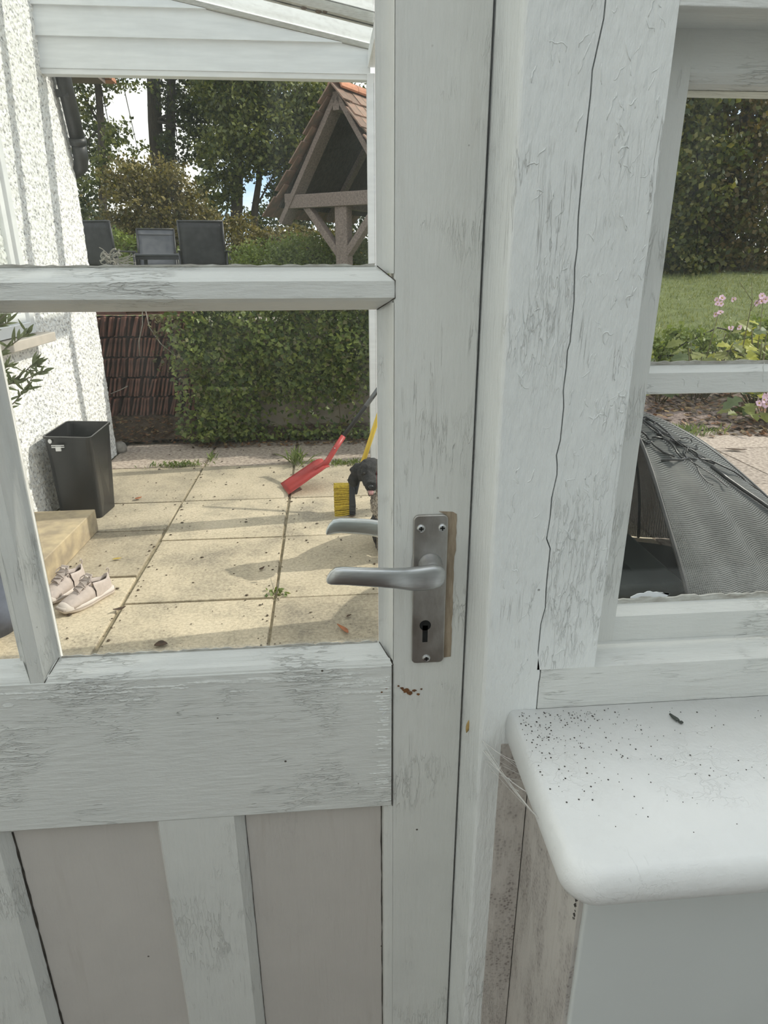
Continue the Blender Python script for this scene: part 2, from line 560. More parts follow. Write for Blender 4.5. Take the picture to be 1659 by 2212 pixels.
def vmould(a, b, z0, z1, mat_=PZ):
    return MB().prism(ovolo(a, b, 0), 2, z0, z1).build('glazing_moulding', mat_, door, smooth=False)


vmould(.0603, .0464, 1.392, 1.93)
vmould(.0603, .0464, 1.004, 1.368)
vmould(-.2985, -.2855, .998, 1.368); vmould(-.2985, -.2855, 1.392, 1.93)
vmould(-.3125, -.3255, .998, 1.368); vmould(-.3125, -.3255, 1.392, 1.93)
vmould(-.681, -.668, .998, 1.93)
# vertical glazing bar
MB().box(-.3128, -.2982, YD, .640, .998, 1.93).build('glazing_bar', PZ, door, bevel=.001)
# middle glazing bar: flat face with splayed top and underside, mitred end
prof = [(YD, 1.3722), (YD, 1.3860), (.603, 1.3885), (.611, 1.3935), (.6165, 1.3955), (YG, 1.3985), (.640, 1.3985), (.640, 1.3700), (.623, 1.3612), (YG, 1.3612), (.612, 1.3645), (.604, 1.3690)]
b = MB()
for (xa, xb) in ((-.681, .0610),):
    n = len(prof)
    vs, fs = [], []
    for x, p in [(xa, q) for q in prof] + [(xb, q) for q in prof]:
        xx = x
        if x == xb: xx = x - .014 * min(1.0, max(0.0, (p[0] - YD) / (YG - YD)))
        vs.append((xx, p[0], p[1]))
    fs = [tuple(range(n)), tuple(range(2 * n - 1, n - 1, -1))] + [(i, i + n, (i + 1) % n + n, (i + 1) % n) for i in range(n)]
    b.add(vs, fs)
b.build('glazing_bar', PX, door)
# lock rail with its top moulding
MB().box(-.681, .0592, YD - .0006, .636, .8068, .9985).build('lock_rail', PX, door, bevel=.0012)
rp = [(YD + .0005, .9985), (YD + .001, 1.0005), (.6035, 1.0045), (.606, 1.0062), (.6075, 1.0075), (.611, 1.0115), (.6145, 1.0145), (.6165, 1.0165), (YG, 1.0178), (.6195, 1.0172), (.632, 1.0000), (.632, .9985)]
for (xa, xb, ca, cb) in ((-.2985, .0600, .010, .0135), (-.681, -.3125, 0, .012)):
    n = len(rp); vs = []
    for e in (0, 1):
        for p in rp:
            k = min(1, max(0, (p[0] - YD) / (YG - YD)))
            vs.append(((xa + ca * k) if e == 0 else (xb - cb * k), p[0], p[1]))
    MB().add(vs, [tuple(range(n)), tuple(range(2 * n - 1, n - 1, -1))] + [(i, i + n, (i + 1) % n + n, (i + 1) % n) for i in range(n)]).build('glazing_moulding', PX, door)
# cracked putty line at the foot of the glass
rr = random.Random(3); xs = np.linspace(-.2845, .045, 70)
b = MB(); top = [(x, 1.0185 + rr.uniform(-.0006, .0016)) for x in xs]
b.prism([(x, z) for x, z in top] + [(.045, 1.0172), (-.2845, 1.0172)], 1, .6165, .6178)
b.build('putty_line', PUTTY, door)
b = MB(); top = [(x, 1.3995 + rr.uniform(-.0008, .0008)) for x in np.linspace(-.33, .045, 60)]
b.prism(top + [(.045, 1.398), (-.33, 1.398)], 1, .6165, .6178)
b.build('putty_line', PUTTY, door)
# top rail, bottom rail
MB().box(-.681, .0605, YD, .644, 1.93, 2.03).build('top_rail', PX, door, bevel=.0015)
MB().box(-.681, .0605, YD, .644, .03, .20).build('bottom_rail', PX, door, bevel=.0015)
# lower panels with battens (bevelled)
for (xa, xb) in ((-.365, -.2135), (-.1125, .0470), (-.675, -.47)):
    MB().box(xa - .02, xb + .02, .6125, .630, .19, .82).build('panel', PANEL, door)


def batten(xa, xb, la, lb):
    pf = [(xa, YD), (xb, YD), (xb + lb, .6125), (xb + lb, .634), (xa - la, .634), (xa - la, .6125)]
    return MB().prism(pf, 2, .195, .8066).build('batten', PZ, door)


batten(-.2075, -.123, .006, .0105)
batten(-.458, -.386, .011, .0108)
pf = [(.0605, YD + .0003), (.0605, .634), (.0485, .634), (.0485, .6125), (.0500, .604), (.0545, .6015)]
MB().prism(pf, 2, .195, .8066).build('panel_moulding', PZ, door)
GAP = simple('dark_gap', (.035, .03, .025), (.07, .06, .05), 60, .95)
for gx_, w0 in ((.0478, .0009), (-.3745, .0016), (-.1122, .0003)):
    rr = random.Random(int(gx_ * 1e5)); z = .2; L_, R_ = [], []
    while z < .8062:
        q = rr.uniform(.25, 1.0) * w0; m_ = rr.uniform(-.0003, .0003)
        L_.append((gx_ + m_ - q, z)); R_.append((gx_ + m_ + q, z)); z += rr.uniform(.006, .025)
    MB().prism(L_ + R_[::-1], 1, .6116, .6126).build('panel_gap', GAP, door)
for pl_ in ([(.0466, .6168, 1.0185), (.0606, .5993, .9990)], [(-.2860, .6168, 1.0185), (-.2985, .5993, .9990)], [(.0470, .6160, 1.3980), (.0613, .5993, 1.3862), (.0613, .5993, 1.3720), (.0470, .6160, 1.3615)], [(.0598, .5990, .8068), (.0598, .5990, .9985)]):
    MB().tube(pl_, .00042, 5).build('joint_gap', GAP, door)
# panes
for (xa, xb, za, zb) in ((-.284, .0455, 1.019, 1.3605), (-.284, .0455, 1.3995, 1.93), (-.667, -.327, 1.019, 1.3605), (-.667, -.327, 1.3995, 1.93)):
    MB().box(xa, xb, YG, YG + .004, za, zb).build('pane', GLASS, door)

# handle plate
def rrect(x0, x1, z0, z1, r, n=5):
    pts = []
    for cx, cz, a0 in ((x1 - r, z1 - r, 0), (x0 + r, z1 - r, 90), (x0 + r, z0 + r, 180), (x1 - r, z0 + r, 270)):
        for k in range(n + 1):
            a = R(a0 + 90 * k / n); pts.append((cx + r * math.cos(a), cz + r * math.sin(a)))
    return pts


plate = MB().prism(rrect(.0797, .1143, 1.0015, 1.1700, .0055), 1, .5962, .5999).build('handle_plate', ALUP, door, bevel=.0013, seg=3)
plate['label'] = 'worn aluminium handle plate with keyhole'
b = MB()
b.loft([[(.0935 + .0060 * math.cos(2 * math.pi * k / 16), y, 1.0475 + .0060 * math.sin(2 * math.pi * k / 16)) for k in range(16)] for y in (.59590, .59618)])
b.box(.0908, .0962, .59590, .59618, 1.0275, 1.0475)
b.build('keyhole', BLACK, plate)
for sx, sz in ((.0872, 1.1565), (.1083, 1.1565), (.0953, 1.0078)):
    b = MB()
    b.loft([[(sx + q * math.cos(2 * math.pi * k / 14), y, sz + q * math.sin(2 * math.pi * k / 14)) for k in range(14)] for y, q in ((.5962, .0044), (.5950, .0040), (.5943, .0026))])
    scr = b.build('screw', SCREW, plate, smooth=False)
    d1 = MB().box(sx - .0024, sx + .0024, .59405, .5945, sz - .0006, sz + .0006).box(sx - .0006, sx + .0006, .59405, .5945, sz - .0024, sz + .0024)
    d1.build('screw', BLACK, plate)['label'] = 'cross slot of a plate screw'
# boss and lever (inside)


def lever(sign_y, y_face, name):
    """sign_y=-1 towards the room; the lever outline lives in x,z"""
    par = door
    bx, bz = .0972, 1.1168
    b = MB()
    ys = [0, .003, .009, .018, .029]
    rs = [.0135, .0118, .0108, .0108, .0112]
    b.loft([[(bx + q * math.cos(2 * math.pi * k / 20), y_face + sign_y * y, bz + q * math.sin(2 * math.pi * k / 20)) for k in range(20)] for y, q in zip(ys, rs)])
    b.build('lever_boss', ALU, par, smooth=True)
    # lever: sections along -x ; (x, zc, half height, y centre offset, half thickness)
    secs = [(.1045, 1.1262, .0030, .046, .0020), (.1030, 1.1262, .0075, .046, .0036), (.0990, 1.1260, .0108, .0465, .0046), (.0930, 1.1260, .0122, .0470, .0050), (.0850, 1.1252, .0123, .0475, .0050),
            (.0740, 1.1246, .0117, .0485, .0048), (.0650, 1.1258, .0106, .0510, .0046), (.0560, 1.1277, .0098, .0545, .0044), (.0400, 1.1297, .0092, .0570, .0042), (.0230, 1.1315, .0088, .0575, .0042),
            (.0090, 1.1327, .0085, .0570, .0042), (.0020, 1.1322, .0082, .0560, .0040), (-.0025, 1.1300, .0063, .0545, .0036), (-.0055, 1.1278, .0036, .0530, .0028), (-.0066, 1.1268, .0012, .0525, .0014)]
    rings = []
    kk = 1.0327
    for x, zc, hh, yo, ht in secs:
        zc += .0025 * min(1, max(0, (.080 - x) / .035))
        x, zc, hh, yo = x * kk, 1.4 - (1.4 - zc) * kk, hh * kk, yo - .018
        ring = []
        for k in range(16):
            a = 2 * math.pi * k / 16
            ca, sa = math.cos(a), math.sin(a)
            p = 2 / 3.4
            ring.append((x, y_face + sign_y * (yo + ht * math.copysign(abs(ca) ** p, ca)), zc + hh * math.copysign(abs(sa) ** p, sa)))
        rings.append(ring)
    o = MB().loft(rings).build('lever', ALU, par, smooth=True)
    o['label'] = name
    return o


lever(-1, .598, 'brushed aluminium lever on the room side')
lever(1, .647, 'weathered aluminium lever on the garden side')
MB().prism(rrect(.0780, .1143, 1.0015, 1.1700, .0055), 1, .6442, .6485).build('handle_plate', ALUP, door, bevel=.001)['label'] = 'outside handle plate seen past the stile'
# bare wood where an older plate was, rust and gouges
rr = random.Random(5)
L = [(.1135, 1.005)]
for k in range(26):
    z = 1.006 + .163 * k / 25
    L.append((.1222 + rr.uniform(-.0004, .0005) + (.0010 if k > 18 else 0), z))
L += [(.119, 1.1715), (.105, 1.1725), (.1135, 1.168)]
MB().prism(L, 1, .5994, .6002).build('bare_wood_patch', BAREWOOD, door)['label'] = 'bare brown wood beside the handle plate'
b = MB(); rr = random.Random(9)
for cx, cz, s_ in ((.0745, .9655, .0042), (.0785, .9620, .0030), (.0835, .9650, .0022), (.0700, .9690, .0020), (.0880, .9600, .0016), (.0660, .9720, .0012), (.0915, .9665, .0012), (.0520, .9790, .0018), (.0530, .9700, .0013), (.0480, .9655, .0012)):
    n = 9
    b.prism([(cx + s_ * rr.uniform(.5, 1.2) * math.cos(2 * math.pi * k / n) * 1.2, cz + s_ * rr.uniform(.4, 1) * math.sin(2 * math.pi * k / n)) for k in range(n)], 1, .5990, .6003)
tag(b.build('rust_stain', RUST, door), 'brown rust spots below the handle', kind='stuff')
# lifted paint flakes at the end of the lock rail and along its top
b = MB(); rr = random.Random(12)
def flake(x0, x1, z0, h):
    n = max(4, int((x1 - x0) / .0022))
    up = []; lo = []; zu = z0
    for q in range(n + 1):
        x = x0 + (x1 - x0) * q / n; e = max(0.0, math.sin(math.pi * q / n)) ** .35
        if rr.random() < .35: zu = z0 + rr.uniform(-.0007, .0007)
        up.append((x, YD - .0007, zu + h * .5 * e)); lo.append((x, YD - .0007 - rr.uniform(.0003, .0011) * e, zu - h * .5 * e * rr.uniform(.7, 1.2)))
    ed = [(p[0], YD - .0006, p[2] - .0001) for p in lo]
    m_ = n + 1
    b.add(up + lo + ed, [(q, q + 1, m_ + q + 1, m_ + q) for q in range(n)] + [(m_ + q, m_ + q + 1, 2 * m_ + q + 1, 2 * m_ + q) for q in range(n)])
for k in range(34):
    L_ = rr.choice((.012, .02, .03, .05, .07))
    x = rr.uniform(-.36, .02) if k < 24 else rr.uniform(-.02, .045 - L_ * .3)
    flake(x, min(x + L_, .0575), .9955 - abs(rr.gauss(0, .011)) - .002, rr.uniform(.0015, .0045))
for k in range(46):
    L_ = rr.uniform(.004, .016)
    flake(.0575 - L_ - abs(rr.gauss(0, .004)), .0580 - rr.uniform(0, .003), rr.uniform(.815, .99), rr.uniform(.0008, .0022))
tag(b.build('paint_flakes', PX, door, fix=False), 'curled flakes of white paint on the lock rail', kind='stuff')
b = MB()
for cx, cz, ax, h in ((.050, .9405, .9, .006), (.047, .946, .2, .004)):
    b.beam((cx - h * .5 * math.cos(ax), .5965, cz - h * .5 * math.sin(ax)), (cx + h * .5 * math.cos(ax), .5950, cz + h * .5 * math.sin(ax)), .0022, .0004)
b.build('paint_chip', EXTP, door)['label'] = 'white paint chips hanging off the rail end'

# ------------------------------------------------------------------ door frame and window in the same wall
YP, YS = 0.520, 0.563
rr = random.Random(21)
zs = [0.0]
while zs[-1] < 2.2: zs.append(zs[-1] + rr.uniform(.004, .03))
wav = []; w = 0
for z in zs:
    if rr.random() < .4: w = rr.uniform(-.0024, .0024)
    wav.append(w + rr.uniform(-.0004, .0004) + .0012 * math.sin(z * 9))
wav = [x * (1 if z > .9 else .6) for x, z in zip(wav, zs)]


def board_with_edge(xfix, xedge, gap, side, y0, y1, zlo, zhi):
    """board from xfix to a ragged edge that follows the paint crack"""
    sel = [(xedge + w_ + gap, z) for w_, z in zip(wav, zs) if zlo < z < zhi]
    e0 = (sel[0][0], zlo); e1 = (sel[-1][0], zhi)
    edge = [e0] + sel + [e1]
    b = MB(); vs = []; fs = []
    for (x, z) in edge:
        vs += [(xfix, y0, z), (x, y0, z), (x, y1, z), (xfix, y1, z)]
    n = len(edge)
    for i in range(n - 1):
        for k in range(4):
            fs.append((4 * i + k, 4 * i + (k + 1) % 4, 4 * i + 4 + (k + 1) % 4, 4 * i + 4 + k))
    fs += [(0, 1, 2, 3), (4 * n - 1, 4 * n - 2, 4 * n - 3, 4 * n - 4)]
    return b.add(vs, fs)


post = empty('trim_1', (.16, .57, 0))
tag(post, 'white painted door post beside the handle with a long wandering paint crack', kind='structure')
# rounded arris towards the door
sec = [(.1385, .640), (.1385, .5262), (.1388, .5238), (.1398, .5216), (.1412, .5203), (.1430, YP), (.160, YP), (.160, .640)]
MB().prism(sec, 2, 0, 2.16).build('jamb', PZ2, post)
board_with_edge(.160, .1903, 0, 1, YP, .640, 0, 2.16).build('face_board', PZ2, post)
MB().box(.1905, .1935, YP + .006, .62, 0, 2.16).build('dark_gap', SOIL, post)['label'] = 'dark gap inside the crack'
# grimy lower face under the sill
MB().box(-.757, .1385, .602, .66, 2.035, 2.16).build('head_board', PX, post)

win = tag(empty('window_1', (.85, .57, .994)), 'white timber window with flaking bars above the deep sill', kind='structure')
board_with_edge(.2457, .1903, .0012, -1, YP, .640, 1.0385, 1.66).build('window_post', PZ2, win)
MB().box(.2457, 1.45, YP, .640, 1.5625, 1.66).build('head', PX, win, bevel=.001)
MB().box(1.40, 1.45, YP, .640, 1.0385, 1.5625).build('window_post', PZ2, win)
b = board_with_edge(1.45, .1903, .0012, -1, YP, .60, .994, 1.0385); b.build('sub_sill', PX, win)
# sash
MB().prism([(.2450, YS), (.2815, YS), (.2835, .5745), (.2835, .60), (.2450, .60)], 2, 1.0385, 1.5625).build('sash_stile', PZ, win)
MB().box(.80, .84, YS, .60, 1.0385, 1.5625).build('sash_stile', PZ, win)
MB().prism([(YS, 1.5625), (YS, 1.5345), (.568, 1.5285), (.5745, 1.526), (.60, 1.526), (.60, 1.5625)], 0, .2815, 1.40).build('top_rail', PX, win)
MB().prism([(YS, 1.2912), (YS, 1.3092), (.5735, 1.3150), (.5775, 1.3150), (.592, 1.3080), (.592, 1.2885), (.5745, 1.2885)], 0, .2815, 1.40).build('glazing_bar', PX, win)
MB().prism([(YS, 1.0387), (YS, 1.0668), (.5735, 1.0765), (.5775, 1.0760), (.595, 1.0520), (.595, 1.0387)], 0, .2815, 1.40).build('bottom_rail', PX, win)
rr = random.Random(4)
top = [(x, 1.0815 + rr.uniform(-.0014, .0014)) for x in np.linspace(.2825, .80, 110)]
MB().prism(top + [(.80, 1.076), (.2825, 1.076)], 1, .5725, .5748).build('putty_line', PUTTY, win)
top = [(x, 1.3178 + rr.uniform(-.0007, .0007)) for x in np.linspace(.2825, .80, 90)]
MB().prism(top + [(.80, 1.3148), (.2825, 1.3148)], 1, .5725, .5748).build('putty_line', PUTTY, win)
sm = [(.300, 1.081)] + [(.300 + .040 * k / 12, 1.083 + .0045 * math.sin(math.pi * k / 12) + rr.uniform(-.0009, .0009)) for k in range(13)] + [(.341, 1.084), (.338, 1.081)]
MB().prism(sm, 1, .5738, .5746).build('paint_smear', EXTP, win)['label'] = 'ragged white paint smear on the glass corner'
for za, zb in ((1.0765, 1.2885), (1.3150, 1.526)):
    MB().box(.2835, .80, .5748, .5778, za, zb).build('pane', GLASS, win)
    MB().box(.84, 1.40, .5748, .5778, za, zb).build('pane', GLASS, win)

# raised squiggles of thick old paint
def squiggles(name, x0, x1, z0, z1, n, y, m, parent, label, seed):
    r_ = random.Random(seed); b = MB()
    for k in range(n):
        x, z = r_.uniform(x0, x1), r_.uniform(z0, z1)
        a = r_.choice((1.57, 1.57, 1.57, .3)) + r_.gauss(0, .3)
        p = [Vector((x, y + .0001, z))]
        for q in range(r_.choice((3, 4, 6, 9))):
            a += r_.gauss(0, .5) - .25 * (a - 1.57)
            st_ = r_.uniform(.0012, .0035)
            p.append(p[-1] + Vector((math.cos(a) * st_ * .7, 0, math.sin(a) * st_)))
        w_ = r_.uniform(.0003, .0007)
        p = [q for q in p if x0 < q.x < x1]
        if len(p) > 2: b.tube(p, [w_ * .4] + [w_] * (len(p) - 2) + [w_ * .4], 5)
    return tag(b.build(name, m, parent, smooth=True), label, kind='stuff')
squiggles('paint_ridges', .1955, .2445, 1.05, 1.62, 210, YP, PZ2, win, 'raised squiggles of old paint on the window post', 81)
squiggles('paint_ridges', .1450, .1870, .98, 1.62, 70, YP, PZ2, post, 'raised squiggles of old paint on the door post', 83)
squiggles('paint_ridges', .2840, 1.39, 1.2925, 1.308, 40, YS, PX, win, 'fine paint ridges on the window bar', 85)

# window board (deep sill) with rounded corner and nosing
sill = tag(empty('trim_2', (.6, .43, .93)), 'deep white window sill board with a rounded front corner', kind='structure')
def sill_outline(inset):
    x0, y0 = .160 + inset, .3325 + inset
    pts = []
    r_ = .024
    for k in range(9):
        a = R(180 + 90 * k / 8)
        pts.append((x0 + r_ + r_ * math.cos(a), y0 + r_ + r_ * math.sin(a)))
    return pts
rings = []
for k in range(9):
    a = -math.pi / 2 + math.pi * k / 8
    ins = .0105 * (1 - math.cos(a)); z = .9745 + .0195 * math.sin(a)
    o_ = sill_outline(ins)
    rings.append([(x, y, z) for x, y in ([(.160 + ins * .6 + .003, YP - .0005)] + o_ + [(1.45, .3325 + ins), (1.45, YP - .0005)])])
MB().loft(rings).build('sill_board', SILLP, sill, smooth=True)
wall = tag(empty('wall_right', (.6, .44, 0)), 'grey-white painted dwarf wall below the window sill', kind='structure')
# the dwarf wall: plastered face and a grimy timber end face
MB().box(.1960, 1.45, .3760, .519, 0, .9545).build('plaster_face', WALLP, wall, bevel=.003)
sec = [(.1915, .5195), (.1960, .5195), (.1960, .3800), (.1918, .3790)]
MB().prism(sec, 2, 0, .9548).build('end_board', DIRTY, wall)
b = MB(); rr = random.Random(31)
for k in range(40):
    b.ball((.1925 + rr.uniform(-.0008, .001), .3840 + rr.gauss(0, .0012), .905 + rr.gauss(0, .010)), rr.uniform(.0008, .0018), 5, 4)
tag(b.build('mould_streak', SPECK, wall), 'black streak of grime at the wall corner', kind='stuff')
# grime strip on the post front below the sill
MB().box(.160, .1905, .5190, .5205, 0, .9545).build('grimy_strip', DIRTY, post)

# rest of the room (behind and beside the camera)
tag(MB().box(-1.75, 1.55, -2.3, .60, -.12, 0).build('floor', simple('dark_quarry_tile', (.10, .055, .04), (.07, .04, .03), 6, .5)), 'dark red quarry tile floor of the porch room', kind='structure')
b = MB(); b.box(-1.75, -.757, .58, .70, 0, 2.45); b.box(-1.75, 1.55, .58, .66, 2.16, 2.45); b.box(.19, 1.55, .525, .64, 1.66, 2.16); b.box(.2, 1.45, .50, .66, 0, .99)
tag(b.build('wall_front', WALLP), 'white wall around the glazed door and window', kind='structure')
tag(MB().box(1.45, 1.56, -2.3, .645, 0, 2.45).build('wall_side', WALLP), 'plain white wall right of the window sill', kind='structure')
b = MB(); b.box(-1.85, 1.55, -2.4, -2.3, 0, 2.45); b.box(-1.85, -1.75, -2.3, .58, 0, 2.45)
tag(b.build('wall_back', WALLP), 'white walls behind and left of the camera', kind='structure')
ceil = tag(empty('ceiling', (0, -.9, 2.4)), 'glazed roof of the porch room with white bars', kind='structure')
for x in (-1.72, -.92, -.12, .68, 1.47):
    MB().box(x - .025, x + .025, -2.35, .58, 2.40, 2.46).build('roof_bar', EXTP, ceil)
for i, x in enumerate((-1.72, -.92, -.12, .68)):
    MB().box(x + .025, x + .775, -2.35, .58, 2.44, 2.444).build('pane', GLASS, ceil)

# ------------------------------------------------------------------ small things on the sill and frame
web = tag(empty('cobweb', (.150, .50, .93)), 'dusty cobweb strung between the door post and the sill edge', 'cobweb')
rr = random.Random(8)
A = [(.1385, .560, .944), (.1392, .545, .930), (.1412, .519, .960), (.142, .519, .948), (.140, .53, .92)]
Bq = [(.1640, .470, .9745), (.1605, .440, .970), (.1605, .405, .975), (.1615, .480, .968), (.192, .49, .93)]
for i in range(14):
    p, q = Vector(rr.choice(A)), Vector(rr.choice(Bq))
    mid = (p + q) / 2 + Vector((rr.uniform(-.003, .003), rr.uniform(-.003, .003), -rr.uniform(.002, .010)))
    pts = [p * (1 - t) ** 2 + mid * 2 * t * (1 - t) + q * t * t for t in np.linspace(0, 1, 8)]
    MB().tube(pts, rr.uniform(.00014, .00032), 4).build('strand', WEB, web)
for k in range(4):
    c = Vector((.150 + .004 * k, .508 - .012 * k, .951 - .003 * k))
    MB().tube([c, c + Vector((rr.uniform(-.004, .004), -.003, rr.uniform(-.003, .003)))], .0004, 5).build('dust_clump', WEB, web)
husk = [(.1370, .5700, .9385 + z) for z in (-.0075, -.005, 0, .005, .0075)]
o = based(MB().tube([(.1362 + .0006 * k, .5690, .9300 + .0034 * k) for k in range(6)], [.0004, .0016, .0022, .0022, .0015, .0004], 8), 'seed_husk', HUSK, (.137, .569, .930), smooth=True)
tag(o, 'small tan seed husk caught in cobweb beside the door edge', 'husk')
b = MB()
b.tube([(.3165, .4985, .9958), (.3172, .4935, .9962), (.3190, .4895, .9962), (.3205, .4880, .9960)], [.0010, .0017, .0019, .0008], 8)
b.tube([(.3190, .4872, .9957), (.3215, .4858, .9958), (.3228, .4855, .9957)], [.0009, .0016, .0007], 8)
o = based(b, 'dropping', simple('grey_green_dropping', (.10, .115, .10), (.05, .055, .05), 200, .7), (.319, .49, .994), smooth=True)
tag(o, 'small grey-green curled dropping on the window sill', 'dropping')
b = MB(); rr = random.Random(17)
for k in range(330):
    if k < 230: x, y = .170 + abs(rr.gauss(0, .055)), .515 - abs(rr.gauss(0, .045))
    else: x, y = rr.uniform(.17, .45), rr.uniform(.36, .515)
    if x < .165 + (.515 - y) * .02 or y < .352: continue
    r_ = rr.choice((.00028, .0004, .0004, .0006, .0008))
    b.tube([(x, y, .9938), (x, y, .9943)], r_, 6)
tag(b.build('fly_specks', SPECK), 'scatter of tiny dark fly specks over the sill', 'specks', kind='stuff')
# dried seed head on the outer ledge of the middle glazing bar
dh = tag(empty('dried_seed_head', (-.180, .633, 1.3985)), 'crumpled pale dried flower head lying behind the middle glazing bar', 'dried flower')
rr = random.Random(2)
for k in range(26):
    c = Vector((-.184 + rr.gauss(0, .0035), .632 + rr.gauss(0, .0018), 1.4055 + rr.gauss(0, .0028)))
    pts = [c + Vector((math.cos(t * 2 + k) * .004 * t, rr.gauss(0, .0006), math.sin(t * 2.3 + k * 1.7) * .0035 * t)) for t in np.linspace(0, 1.4, 6)]
    MB().tube(pts, rr.uniform(.0003, .0009), 5).build('petal', DRIED, dh)
for k in range(12):
    z = 1.3995 + rr.uniform(0, .006)
    MB().tube([(-.181, .632, 1.403), (-.174, .632, z), (-.1655 + rr.uniform(-.004, .003), .632, 1.4025 + rr.uniform(-.003, .008))], .00025, 4).build('stalk', DRIED, dh)

# ------------------------------------------------------------------ patio
patio = MB().box(-1.68, 4.6, .66, 5.6, -.12, -.012).build('patio', BED)
tag(patio, 'patio of large sandstone slabs outside the door', kind='structure')
ROOT[patio] = Vector((0, 0, 0))
rr = random.Random(14)
cols = [-1.665, -.93, -.263, .405, 1.07, 1.74, 2.41, 3.08, 3.75, 4.42]
rowsA = [.70, .95, 1.55, 2.25, 2.95, 3.55, 4.02, 4.79, 5.50]
rowsB = [.70, 1.24, 1.95, 2.668, 3.382, 4.02, 4.79, 5.50]
for i in range(len(cols) - 1):
    rows = rowsA if i == 0 else rowsB
    sh = 0 if i < 4 else [.0, .12, -.2, .1, -.05, .2][i % 6]
    for j in range(len(rows) - 1):
        g = rr.uniform(.004, .008) + (.003 if i in (0, 1) else 0)
        ya, yb = rows[j] + (sh if 0 < j else 0), rows[j + 1] + (sh if j < len(rows) - 2 else 0)
        xa, xb = cols[i] + g, cols[i + 1] - g
        ya += g; yb -= g
        z = rr.uniform(-.002, .002)
        cx, cy = (xa + xb) / 2, (ya + yb) / 2
        hx, hy = (xb - xa) / 2, (yb - ya) / 2
        q = lambda: rr.uniform(-.004, .004)
        b = MB()
        c4 = [(-hx + q(), -hy + q()), (hx + q(), -hy + q()), (hx + q(), hy + q()), (-hx + q(), hy + q())]
        b.prism(c4, 2, -.05, 0)
        far = rows[j] > 4.7 or i > 4
        o = b.build('paving_slab', SLABP if far else SLAB, patio, bevel=.004, seg=1, local=True)
        o.location = (cx, cy, z)
step = tag(MB().prism([(-1.69, 1.95), (-1.352, 1.95), (-1.305, 3.565), (-1.69, 3.555)], 2, 0, .128).build('door_step', STEPM, bevel=.006), 'low sandstone doorstep against the white house wall', 'step')

LEAFC = simple('dirt_crumbs', (.12, .085, .055), (.05, .038, .028), 30, .9)
# grass tufts and weeds in the joints
GRASS = leaf_mat('tuft_green', [(.13, .18, .045), (.22, .27, .08), (.09, .14, .04)], .3)


def tuft(x, y, n, spread, h, name='grass_tuft', label=None, m=None, z=0.0, along=None):
    o = empty(name, (x, y, z))
    c = RNG.normal(size=(n, 2)) * spread * .5
    if along is not None: c = c * np.array(along)
    base = np.column_stack([c[:, 0] + x, c[:, 1] + y, np.full(n, z - .004)])
    tip = base + np.column_stack([RNG.normal(size=n) * h * .5, RNG.normal(size=n) * h * .5, h * RNG.uniform(.4, 1.1, n)])
    side = unit(np.column_stack([RNG.normal(size=n), RNG.normal(size=n), np.zeros(n)])) * (.0035 + h * .03)
    mid = (base + tip) / 2 + np.array([0, 0, h * .15])
    V = np.stack([base - side * .6, mid - side, tip, mid + side], 1).reshape(-1, 3)
    tag(fast_quads('blades', V, 4, m or GRASS, o), kind='stuff')
    tag(o, label, 'grass')
    return o


tuft(-1.12, 4.80, 170, .13, .05, label='low weeds in the slab joint near the black bin', along=(1.6, .35))
tuft(.13, 4.74, 150, .12, .05, label='low weeds in the joint behind the red shovel', along=(1.5, .4))
tuft(-.235, 4.78, 60, .09, .13, label='leafy weed growing at the slab corner behind the shovel', along=(.6, .9), name='weed')
tuft(-.90, 4.95, 30, .05, .06, label='tiny weed in the long slab joint before the hedge', along=(.4, 1.2), name='weed')
tuft(3.02, 5.36, 260, .20, .10, label='grass clump at the edge of the mulch', along=(1.7, .5))
tuft(3.72, 4.62, 60, .10, .08, label='grass clump in the far slab joint outside the window')
tuft(3.70, 3.95, 50, .10, .07, label='small grass clump in the joint right of the netting')
w = empty('weed', (-.262, 2.70, 0))
rr = random.Random(40)
for k in range(5):
    a = rr.uniform(0, 6.28); h = rr.uniform(.05, .085)
    MB().tube([(-.262, 2.70, -.005), (-.262 + .012 * math.cos(a), 2.70 + .01 * math.sin(a), h * .5), (-.262 + .02 * math.cos(a), 2.70 + .02 * math.sin(a), h)], [.0018, .0014, .0006], 5).build('stem', DRIED, w)
V = leaf_cards(RNG.normal(size=(26, 3)) * np.array([.022, .014, .006]) + np.array([-.262, 2.69, .012]), .016)
tag(fast_quads('leaves', V, 4, GRASS, w), kind='stuff')
tag(w, 'spindly dry weed standing in a crossing of slab joints', 'weed')

b = MB(); rr = random.Random(77)
for k in range(420):
    x, y = rr.uniform(-1.3, .36), 2.0 + 3.4 * rr.random() ** .9
    if rr.random() < .35: x = rr.choice((-.93, -.263)) + rr.gauss(0, .03)
    q = rr.choice((.002, .003, .003, .004, .006))
    b.ball((x, y, .003 + q * .3), (q * rr.uniform(.8, 2.0), q * rr.uniform(.8, 1.6), q * .5), 5, 4)
tag(b.build('patio_crumbs', LEAFC), 'dark crumbs of dirt scattered over the patio slabs', 'dirt', kind='stuff')

# fallen leaves, each its own thing
LEAFR = simple('fallen_leaf_orange', (.42, .15, .06), (.28, .10, .045), 60, .7)
LEAFY = simple('fallen_leaf_yellow', (.50, .38, .08), (.38, .26, .05), 60, .7)
LEAFB = simple('fallen_leaf_brown', (.10, .062, .038), (.06, .04, .027), 60, .8)


